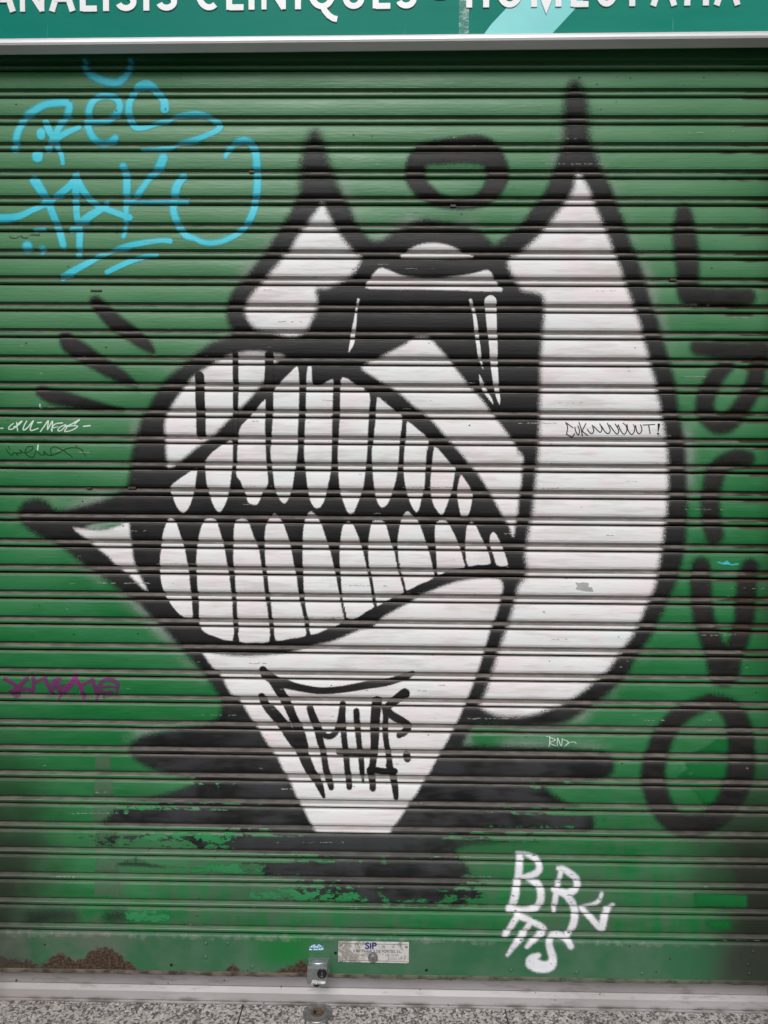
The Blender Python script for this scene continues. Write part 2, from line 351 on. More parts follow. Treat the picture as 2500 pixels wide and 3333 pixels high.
# ------------------------------------------------------------------ door frame behind the raised shutter
door = empty('door_frame', (0, FR_Y, 0)); tag(door, 'grey aluminium door threshold showing in the gap beneath the green shutter', 'door frame')
def h_at(ypx, Y): return plane(1250, ypx, Y)[1]
zA = h_at(3272.6, FR_Y+0.002); zB = h_at(3255, FR_Y+0.010); zC = h_at(3219, FR_Y+0.022)
extrude_x('threshold_lip', [(0.0, 0.0005), (-0.001, 0.003), (0.002, 0.004), (0.0025, zA-0.002), (0.005, zA), (0.03, zA), (0.03, 0.0005)], LX-0.02, RX-0.006, MFR, door)
extrude_x('lower_rail', [(0.009, zA+0.0006), (0.0085, zA+0.003), (0.013, zB-0.003+0.016), (0.022, zC), (0.05, zC), (0.05, zA+0.0006)], LX-0.02, RX-0.008, MFR, door)
extrude_x('upper_rail', [(0.026, zC+0.0006), (0.026, zC+0.16), (0.06, zC+0.16), (0.06, zC+0.0006)], LX-0.02, RX-0.008, MFR, door)
box('door_panel', LX-0.01, RX-0.01, 0.032, 0.05, zC+0.161, 2.9, MDARK, door)
extrude_x('sealant_bead', [(-0.004, 0.001), (-0.006, 0.004), (-0.002, 0.007), (0.0, 0.004)], RX-0.0055, RX+0.004, MPAPER, door)

# ------------------------------------------------------------------ roller shutter
PITCHZ, Z0, NS = 0.08, 2.8866, 33
# slat section: distance below the seam, depth (negative = back from the face)
PROF = [(0.0006, -0.019), (0.0008, -0.0062), (0.0032, -0.0030), (0.0076, -0.0010), (0.0105, -0.0004), (0.0200, 0.0006), (0.0300, 0.0010), (0.0400, 0.0007), (0.0470, 0.0001), (0.0476, -0.0006), (0.0503, -0.0008), (0.0512, -0.0014), (0.0522, -0.0085),
        (0.0550, -0.0122), (0.0574, -0.0116), (0.0618, -0.0058), (0.0650, -0.0018), (0.0668, -0.0005), (0.0700, -0.0001), (0.0726, -0.0006), (0.0746, -0.0026), (0.0758, -0.0070), (0.0760, -0.019)]
_rs = np.random.default_rng(21)
HANG = [(float(a_), float(b_)) for a_, b_ in zip(_rs.normal(0, 0.0006, NS+4), np.clip(_rs.normal(0, 0.015, NS+4), -0.03, 0.03))]   # each slat hangs a little differently: offset, tilt
shutter = empty('roller_shutter', (0, 0, 0))
tag(shutter, 'green steel roller shutter covered in graffiti, face with big white teeth', 'roller shutter')
SX0, SX1 = LX-0.03, RX+0.03
prof = [(-d, -s) for s, d in PROF]
sl0 = None
for k in range(-3, NS):
    if sl0 is None:
        sl0 = extrude_x('slat', prof+[(0.022, -0.0760), (0.022, -0.0006)], SX0, SX1, MG, shutter); o = sl0
    else:
        o = sl0.copy(); COL.objects.link(o); o.parent = shutter
    o.location = (0, HANG[k+3][0], Z0-k*PITCHZ); o.rotation_euler = (HANG[k+3][1], 0, 0)
ZB = Z0-NS*PITCHZ                                        # top of the lowest bar
ZL = plane(1250, 3171)[1]; ZE = plane(1250, 3185)[1]     # foot of the bar and of its lip
BARP = [(ZB-0.0006, -0.019), (ZB-0.0008, -0.0060), (ZB-0.0032, -0.0026), (ZB-0.0076, -0.0005), (ZB-0.0105, 0.0), (ZL, 0.0)]
bar = extrude_x('bottom_bar', [(-d, z) for z, d in BARP]+[(0.012, ZL), (0.022, ZB-0.0006)], SX0, SX1, MB, shutter)
rng = np.random.default_rng(3)
xs = np.linspace(SX0, SX1, 121); lv, lf = [], []
for i, x in enumerate(xs):
    e = rng.normal(0, 0.0006)
    lv += [(x, -0.0005, ZL-0.0005), (x, -0.0035, ZL-0.003), (x, -0.0040, ZE+0.003+e), (x, -0.0005, ZE+e*1.5), (x, 0.010, ZE+0.001)]
    if i:
        for j in range(4): lf.append(((i-1)*5+j, i*5+j, i*5+j+1, (i-1)*5+j+1))
obj('bar_lip', lv, lf, MLIP, bar)
for px, py in ((1663, 3158), (1876, 3165), (2089, 3169), (2435, 3140), (2440, 3170), (670, 3071), (670, 3115), (822, 3146), (740, 3072), (2452, 3098)):
    x, z = plane(px, py)
    lathe('rivet', [(0.0062, -0.001), (0.0060, 0.0012), (0.0040, 0.0026), (0.0012, 0.0030)], 12, 'y', (float(x), 0, float(z)), MB, bar, True)
for px, py in ((558, 3141), (1388, 3158), (1092, 3102)):
    x, z = plane(px, py)
    lathe('screw_hole', [(0.0050, -0.001), (0.0050, 0.0004), (0.0030, 0.0005)], 12, 'y', (float(x), 0, float(z)), MKEY, bar)
for sx, e in ((RX, 1), (LX, -1)):
    a, b = sorted((sx, sx+e*0.034))
    box('guide_rail', a, b, -0.024, 0.05, 0.001, 2.98, MRAIL, shutter, 0.002)

# ------------------------------------------------------------------ paint on the shutter: sheets that follow the slats
def rows_all(face):
    R = []                                               # (z, depth, ny, nz, strip id, bead?)
    def strip(pts, sid):
        n = len(pts)
        for i, (z, d) in enumerate(pts):
            a, b = pts[max(i-1, 0)], pts[min(i+1, n-1)]
            tz, ty = b[0]-a[0], -(b[1]-a[1])
            L = math.hypot(tz, ty); ny, nz = tz/L, -ty/L  # outward normal (towards the street is -y)
            if ny > 0: ny, nz = -ny, -nz
            s = 0.0
            R.append((z, -d, ny, nz, sid))
    for k in range(-1, NS):
        ss = sorted([s_ for s_, d in PROF[1:-1]]+[0.0105+0.0365*i/face for i in range(1, face)])
        pts = []
        for q_, s_ in enumerate(ss):
            if q_ and s_-ss[q_-1] < 0.0004 and not any(abs(s_-p_[0]) < 1e-9 for p_ in PROF): continue
            y_, z_ = -float(np.interp(s_, [p_[0] for p_ in PROF], [p_[1] for p_ in PROF])), -s_
            dy_, a_ = HANG[k+3]
            pts.append((Z0-k*PITCHZ+y_*math.sin(a_)+z_*math.cos(a_), -(y_*math.cos(a_)-z_*math.sin(a_)+dy_)))
        strip(pts, k)
    nb = int(face*2.6)
    strip([(z, d) for z, d in BARP[1:5]]+[(ZB-0.0105-(ZB-0.0105-ZL)*i/nb, 0.0) for i in range(1, nb+1)], NS)
    return np.array(R)
ROWS = {9: rows_all(9), 18: rows_all(18)}

def catmull(P, closed, n=3):
    P = np.asarray(P, float); m = len(P)
    if m < 3: return P
    out = []
    for i in range(m if closed else m-1):
        p0, p1, p2, p3 = (P[(i-1) % m], P[i], P[(i+1) % m], P[(i+2) % m]) if closed else (P[max(i-1, 0)], P[i], P[i+1], P[min(i+2, m-1)])
        for t in np.arange(n)/n:
            out.append(0.5*((2*p1)+(-p0+p2)*t+(2*p0-5*p1+4*p2-p3)*t*t+(-p0+3*p1-3*p2+p3)*t**3))
    if not closed: out.append(P[-1])
    return np.array(out)

class Paint:
    def __init__(s, x0, x1, y0, y1, dx=0.004, face=9):
        """survey-picture bounds of the painted area"""
        (a, b), (zt, zb) = plane([x0, x1], [1600, 1600])[0], plane([1250, 1250], [y0, y1])[1]
        s.xs = np.arange(max(a-0.03, LX+0.001), min(b+0.03, RX-0.001), dx)
        R = ROWS[face]; s.R = R[(R[:, 0] < zt+0.03) & (R[:, 0] > zb-0.03)]
        s.zs = s.R[:, 0]
        s.q = np.full((len(s.zs), len(s.xs)), -9.0); s.fl = None
    def _conv(s, P):
        P = np.asarray(P, float); X, Z = plane(P[:, 0], P[:, 1]); return np.stack([X, Z], 1)
    def _dist(s, A, B, pad, upd):
        """visit each segment's neighbourhood on the grid"""
        for i in range(len(A)):
            (ax, az), (bx, bz) = A[i], B[i]
            c0, c1 = np.searchsorted(s.xs, (min(ax, bx)-pad, max(ax, bx)+pad))
            rr = np.nonzero((s.zs > min(az, bz)-pad) & (s.zs < max(az, bz)+pad))[0]
            if c1 <= c0 or not len(rr): continue
            r0, r1 = rr[0], rr[-1]+1
            gx = s.xs[None, c0:c1]-ax; gz = s.zs[r0:r1, None]-az
            vx, vz = bx-ax, bz-az; L = vx*vx+vz*vz+1e-12
            t = np.clip((gx*vx+gz*vz)/L, 0, 1)
            d = np.hypot(gx-t*vx, gz-t*vz)
            upd(i, t, d, slice(r0, r1), slice(c0, c1))
    def stroke(s, P, hw, soft=4, n=3, cap=None):
        hw = np.broadcast_to(np.asarray(hw, float), (len(P),)).copy()
        W = np.concatenate([np.asarray(P, float), hw[:, None]], 1)
        W = catmull(W, False, n) if len(P) > 2 else W
        Q = s._conv(W[:, :2]); h = np.maximum(W[:, 2], 0.5)*PX; sf = soft*PX
        def upd(i, t, d, rs, cs):
            q = ((h[i]*(1-t)+h[i+1]*t)-d)/sf
            if cap is not None: q = np.minimum(q, cap)
            s.q[rs, cs] = np.maximum(s.q[rs, cs], q)
        s._dist(Q[:-1], Q[1:], h.max()+sf*2+0.006, upd); return s
    def dot(s, x, y, r, soft=4): return s.stroke([(x-0.5, y), (x+0.5, y)], r, soft)
    def sdf(s, P, smooth=3, band=0.12):
        P = catmull(P, True, smooth) if smooth > 1 else np.asarray(P, float)
        Q = s._conv(P); D = np.full(s.q.shape, band)
        def upd(i, t, d, rs, cs): D[rs, cs] = np.minimum(D[rs, cs], d)
        s._dist(Q, np.roll(Q, -1, 0), band, upd)
        A, B = Q, np.roll(Q, -1, 0)
        for r, z in enumerate(s.zs):
            m = (A[:, 1] > z) != (B[:, 1] > z)
            if not m.any(): D[r] *= -1; continue
            xc = np.sort(A[m, 0]+(z-A[m, 1])/(B[m, 1]-A[m, 1])*(B[m, 0]-A[m, 0]))
            D[r] *= np.where(np.searchsorted(xc, s.xs) % 2 == 1, 1, -1)
        return D
    def poly(s, P, soft=4, smooth=3, cap=None):
        q = s.sdf(P, smooth)/(soft*PX)
        if cap is not None: q = np.minimum(q, cap)
        s.q = np.maximum(s.q, q); return s
    def hole(s, P, soft=4, smooth=3):
        s.q = np.minimum(s.q, -s.sdf(P, smooth)/(soft*PX)); return s
    def build(s, name, mat, parent, layer, lim=-2.2, label=None):
        R, q = s.R, s.q; nr, nc = q.shape
        off = 0.00030*layer
        m = np.maximum(np.maximum(q[:-1, :-1], q[1:, :-1]), np.maximum(q[:-1, 1:], q[1:, 1:])) > lim
        m &= (R[:-1, 4] == R[1:, 4])[:, None]
        ii, jj = np.nonzero(m)
        F = np.stack([ii*nc+jj, (ii+1)*nc+jj, (ii+1)*nc+jj+1, ii*nc+jj+1], 1)
        used, inv = np.unique(F, return_inverse=True); F = inv.reshape(F.shape)
        r, c = used//nc, used % nc
        co = np.stack([s.xs[c], R[r, 1]+R[r, 2]*off, R[r, 0]+R[r, 3]*off], 1)
        me = bpy.data.meshes.new(name)
        me.vertices.add(len(co)); me.vertices.foreach_set('co', co.astype(np.float32).ravel())
        me.loops.add(F.size); me.loops.foreach_set('vertex_index', F.astype(np.int32).ravel())
        me.polygons.add(len(F)); me.polygons.foreach_set('loop_start', np.arange(0, F.size, 4, dtype=np.int32))
        me.update(calc_edges=True)
        a = me.attributes.new('q', 'FLOAT', 'POINT'); a.data.foreach_set('value', np.clip(q.ravel()[used], -6, 6).astype(np.float32))
        if s.fl is not None:
            a = me.attributes.new('fl', 'FLOAT', 'POINT'); a.data.foreach_set('value', s.fl.ravel()[used].astype(np.float32))
        me.materials.append(mat)
        o = bpy.data.objects.new(name, me); COL.objects.link(o); o.parent = parent
        if label: o['label'] = label
        return o
def T(x0, y0, P, s=2.6544): return [(x0+p[0]/s, y0+p[1]/s) for p in P]
def bounds(*L):
    A = np.array([p for P in L for p in P]); return A[:, 0].min()-20, A[:, 0].max()+20, A[:, 1].min()-20, A[:, 1].max()+20

tA = lambda P: T(0, 150, P); tB = lambda P: T(625, 350, P); t3 = lambda P: T(1250, 350, P); t4 = lambda P: T(1875, 350, P)
tE = lambda P: T(0, 700, P); t6 = lambda P: T(625, 900, P); t7 = lambda P: T(1250, 900, P); t8 = lambda P: T(1875, 900, P)
tF = lambda P: T(0, 1250, P); tC = lambda P: T(500, 1450, P); tD = lambda P: T(1100, 1450, P); tR = lambda P: T(1875, 1450, P); tW = lambda P: T(1700, 1450, P)
t5 = lambda P: T(1875, 1950, P); tJ = lambda P: T(1250, 1950, P); tG = lambda P: T(625, 1950, P); tH = lambda P: T(0, 1850, P)
tK = lambda P: T(0, 2450, P); tL = lambda P: T(625, 2450, P); tM = lambda P: T(1250, 2450, P); tN = lambda P: T(1875, 2300, P)

# --- the toothed face: black silhouette first
SIL = [(975, 632), (949, 689), (926, 727), (896, 776), (870, 817), (836, 859), (806, 900), (770, 935), (748, 972), (740, 1013), (747, 1051), (760, 1077), (745, 1100), (697, 1116), (659, 1141), (625, 1164),
       (597, 1190), (565, 1216), (542, 1237), (518, 1270), (500, 1300), (484, 1329), (467, 1352), (458, 1382), (446, 1420), (435, 1457), (428, 1495), (424, 1536), (418, 1580), (392, 1603), (362, 1623), (301, 1640), (245, 1655),
       (190, 1664), (170, 1655), (151, 1636), (124, 1627), (94, 1631), (72, 1646), (62, 1668), (68, 1695), (87, 1713), (124, 1740), (170, 1760), (211, 1785), (245, 1812), (282, 1842), (326, 1868), (352, 1886), (392, 1918), (426, 1944), (460, 1967), (493, 2004),
       (520, 2031), (546, 2057), (584, 2099), (610, 2129), (638, 2160), (656, 2180), (682, 2212), (712, 2255), (722, 2280), (724, 2310), (714, 2336), (680, 2356), (640, 2366), (584, 2376), (527, 2385), (482, 2392), (452, 2406), (428, 2426), (424, 2446), (440, 2468), (470, 2488), (516, 2507), (570, 2520), (625, 2532),
       (640, 2545), (600, 2566), (535, 2589), (452, 2606), (400, 2622), (372, 2645), (330, 2690), (268, 2714), (262, 2740), (300, 2764), (400, 2770), (505, 2772), (560, 2790), (620, 2800), (680, 2822), (740, 2836), (790, 2852), (800, 2880), (830, 2915), (870, 2932), (960, 2930), (1100, 2936), (1250, 2946), (1400, 2950), (1520, 2948),
       (1590, 2940), (1602, 2915), (1589, 2891), (1540, 2857), (1510, 2812), (1480, 2776), (1482, 2764), (1495, 2754), (1533, 2744), (1627, 2738), (1740, 2733), (1830, 2722), (1900, 2712), (1928, 2694), (1928, 2662), (1905, 2640), (1860, 2622), (1825, 2605), (1790, 2580), (1772, 2562), (1800, 2552), (1880, 2546),
       (1950, 2536), (1985, 2522), (1996, 2490), (1985, 2462), (1950, 2448), (1875, 2441), (1790, 2436), (1700, 2433), (1600, 2430), (1530, 2428), (1508, 2422), (1514, 2402), (1525, 2379), (1551, 2356), (1627, 2357), (1702, 2361), (1792, 2359), (1838, 2349), (1890, 2320), (1928, 2292), (1965, 2266), (2007, 2229), (2041, 2191),
       (2060, 2150), (2090, 2108), (2120, 2063), (2139, 2025), (2160, 1977), (2176, 1940), (2199, 1894), (2210, 1857), (2218, 1819), (2227, 1770), (2231, 1732), (2235, 1638), (2232, 1563), (2231, 1506), (2229, 1469), (2225, 1424), (2216, 1386), (2206, 1337), (2202, 1299), (2196, 1250), (2187, 1213), (2173, 1164), (2161, 1126), (2146, 1073), (2138, 1039), (2118, 990), (2108, 949),
       (2097, 908), (2082, 870), (2067, 821), (2048, 783), (2030, 727), (2014, 689), (1999, 644), (1980, 600), (1952, 545), (1930, 515), (1916, 480), (1880, 470), (1842, 480), (1822, 508), (1808, 546), (1792, 591), (1770, 636), (1736, 678), (1713, 712), (1691, 738), (1653, 768), (1627, 789),
       (1608, 800), (1589, 783), (1570, 764), (1514, 737), (1431, 724), (1397, 718), (1359, 723), (1325, 738), (1272, 765), (1250, 783), (1213, 787), (1190, 768), (1156, 727), (1141, 685), (1111, 633), (1090, 600), (1040, 585), (1000, 600)]
P = Paint(40, 2260, 230, 2980)
sd = P.sdf(SIL, 2, 0.10); P.q = np.maximum(P.q, sd/(17*PX))
sd_px = sd/PX
P.stroke(tB([(1060, 240), (1060, 330), (1060, 470), (1080, 600), (1100, 720)]), [12, 26, 40, 50, 58], 26)
P.stroke([(1872, 280), (1874, 330), (1876, 400), (1878, 470), (1880, 520)], [14, 32, 36, 38, 60], 26)
P.hole(tF([(730, 1228), (900, 1192), (1060, 1172), (1095, 1190), (1040, 1222), (920, 1258), (800, 1262)]), 7)
XX, ZZ = np.meshgrid(P.xs, P.zs)
zp = lambda y: float(plane(1250, y)[1])
bead = (np.abs(((Z0-ZZ) % PITCHZ)-0.0695) < 0.0045) | (((Z0-ZZ) % PITCHZ) < 0.011)
low = np.clip((zp(2440)-ZZ)/(zp(2900)-zp(2440))*-1, 0, 1)
edge = np.clip(1-sd_px/140, 0, 1)
P.fl = np.clip(0.36*low+0.52*low*edge+0.48*bead*np.clip((zp(2400)-ZZ)/0.12, 0, 1)+0.16*np.clip((zp(2700)-ZZ)/0.12, 0, 1), 0, 0.98)
P.fl *= 0.70+0.42*np.clip((np.abs(XX+0.02)-0.12)/0.35, 0, 1)
P.fl = np.clip(P.fl+0.22*np.clip((-0.30-XX)/0.25, 0, 1)*np.clip((zp(2640)-ZZ)/0.05, 0, 1), 0, 1)
P.fl = np.where(ZZ > zp(2400), 0.0, P.fl)
face = P.build('graffiti_face', PBLACK, shutter, 2, label='black spray painted horned face outline with dark shoulders')
H = Paint(20, 2300, 200, 2980, 0.008)
H.q = np.minimum((H.sdf(SIL, 1, 0.12)/PX+26)/30, (zp(200)-np.meshgrid(H.xs, H.zs)[1])*0+1.1)
H.q -= np.where(np.meshgrid(H.xs, H.zs)[1] < zp(2430), 3.0, 0)
H.stroke(t4([(170, 190), (160, 280), (185, 420), (190, 520)]), [18, 22, 18, 10], 16)
H.stroke([(1835, 425), (1838, 480)], [14, 14], 16)
H.build('paint_haze', PHAZE, face, 1, label='faint speckled white overspray around the painted face')

# --- white fills on top
def white(name, P_, soft=4, smooth=3, label=None, extra=None):
    p = Paint(*bounds(P_)); p.poly(P_, soft, smooth)
    if extra: extra(p)
    return p.build(name, PWHITE, face, 3, label=label)
white('painted_ear', tB([(1125, 830), (1090, 880), (1045, 940), (990, 1020), (950, 1065), (920, 1110), (850, 1230), (790, 1290), (745, 1355), (660, 1450), (600, 1525)])+t6([(550, 120), (482, 215), (462, 285), (472, 350), (520, 420), (590, 463), (720, 487), (850, 522), (930, 500), (990, 458), (1045, 355), (1075, 270), (1080, 190), (1068, 140), (1085, 100)])
      + tB([(1180, 1555), (1290, 1500), (1390, 1430), (1450, 1340), (1455, 1290), (1390, 1240), (1315, 1150), (1260, 1075), (1215, 1000), (1180, 930), (1150, 870)]), 12, label='white left ear, narrow and leaning')
white('painted_brow', t3([(150, 1298), (170, 1255), (250, 1208), (330, 1180), (430, 1170), (530, 1185), (620, 1215), (710, 1262), (770, 1292), (600, 1304), (400, 1310)]), 5, 2, label='white dome on the forehead')
white('painted_brow', [(1188, 936), (1205, 905), (1222, 884), (1243, 872), (1285, 888), (1325, 899), (1420, 903), (1514, 895), (1560, 885), (1589, 879), (1606, 900), (1622, 928), (1632, 949), (1500, 945), (1350, 942), (1240, 941)], 4, 2, label='thin white crescent above the black eye band')
CHEEK = [(1880, 560), (1868, 614), (1849, 648), (1819, 689), (1789, 727), (1766, 755), (1743, 780), (1698, 821), (1662, 838), (1654, 858), (1664, 885), (1676, 906), (1689, 928), (1704, 945), (1740, 951), (1764, 960), (1772, 983), (1772, 1032), (1768, 1077), (1764, 1126), (1760, 1186), (1761, 1239), (1759, 1314), (1757, 1409),
         (1754, 1469), (1749, 1525), (1741, 1593), (1734, 1668), (1722, 1733), (1714, 1780), (1710, 1812), (1716, 1845), (1712, 1880), (1692, 1902), (1682, 1930), (1673, 1969), (1661, 2012), (1649, 2052), (1630, 2101), (1615, 2150), (1593, 2221), (1578, 2263), (1562, 2294), (1581, 2312), (1619, 2327), (1664, 2331), (1721, 2327), (1777, 2312), (1815, 2297), (1853, 2278),
         (1897, 2248), (1931, 2221), (1965, 2191), (1999, 2150), (2030, 2104), (2060, 2063), (2080, 2022), (2100, 1976), (2118, 1936), (2134, 1894), (2141, 1849), (2148, 1812), (2156, 1770), (2160, 1721), (2167, 1676), (2171, 1631), (2173, 1544), (2171, 1469), (2163, 1412), (2157, 1375), (2148, 1326), (2141, 1292), (2131, 1239), (2120, 1205), (2108, 1156), (2097, 1120), (2086, 1073), (2074, 1032), (2056, 983), (2042, 945),
         (2029, 904), (2013, 858), (1995, 817), (1979, 772), (1958, 723), (1942, 685), (1923, 636), (1905, 596)]
white('painted_cheek', CHEEK, 13, 2, label='tall white right ear running down into the cheek')
white('painted_snout', t7([(310, 524), (240, 545), (180, 590), (80, 640), (0, 682)])+t6([(1600, 708), (1490, 762), (1468, 800), (1560, 860), (1659, 922)])+t7([(60, 955), (150, 1020), (250, 1110), (330, 1170), (440, 1270), (540, 1390), (640, 1500), (720, 1593)])
      + tD([(1120, 150), (1200, 230), (1290, 370), (1350, 470), (1420, 600), (1462, 665), (1490, 725), (1514, 785), (1530, 700), (1550, 590), (1562, 440), (1580, 340), (1590, 200), (1602, 105), (1545, 35)])+t7([(1170, 1540), (1130, 1450), (1060, 1350), (960, 1220), (840, 1060), (740, 950), (620, 800), (540, 690), (470, 620), (420, 560), (375, 530)]), 8, 2, label='white wedge between eye band and mouth')
white('painted_collar', tF([(640, 1245), (800, 1262), (920, 1258), (1040, 1222), (1110, 1195), (1125, 1300), (1140, 1420), (1165, 1560)])+tH([(1195, 40), (1235, 110), (1275, 195), (1215, 150), (1110, 50)])+tF([(1000, 1560), (930, 1480), (850, 1425), (780, 1360), (700, 1300)]), 7, 2, label='small white triangle at the pointed left corner')
GUM = [(554, 1329), (543, 1350), (537, 1382), (539, 1420), (541, 1461), (544, 1499), (548, 1524), (588, 1499), (625, 1468), (660, 1442), (697, 1414), (735, 1375), (776, 1333), (821, 1288), (851, 1247), (866, 1228), (880, 1200), (905, 1170), (925, 1158), (895, 1153), (864, 1148), (806, 1146), (738, 1160), (700, 1180), (663, 1203), (625, 1231), (600, 1262), (575, 1298)]
white('painted_tooth', GUM, 9, 2, label='white rounded gum at the top left of the mouth')
JAW = tD([(1090, 1165), (1250, 1150), (1380, 1153), (1420, 1190), (1420, 1260), (1395, 1360), (1372, 1450)])+tJ([(1000, 30), (960, 160), (910, 290), (880, 390), (820, 590), (770, 730), (725, 840), (690, 930), (635, 1050), (590, 1140), (520, 1270), (460, 1370), (392, 1500)])+tM([(390, 180), (345, 240), (280, 350), (215, 440), (180, 500), (95, 620), (45, 695), (0, 702)]) \
    + tL([(1500, 695), (1250, 690), (1085, 690), (1030, 610), (960, 475), (910, 390), (860, 270), (800, 165), (730, 20)])+tG([(730, 1360), (650, 1240), (590, 1140), (520, 1040), (440, 910), (395, 850), (340, 820), (270, 690), (232, 630), (190, 600), (110, 490), (95, 455), (200, 475), (350, 490), (500, 493), (800, 473), (1060, 400), (1200, 370), (1350, 310), (1450, 270), (1560, 245)]) \
    + tD([(380, 1490), (500, 1420), (600, 1370), (720, 1290), (820, 1250), (950, 1200)])
white('painted_jaw', JAW, 7, 2, label='white pointed chin with black scrawled letters')

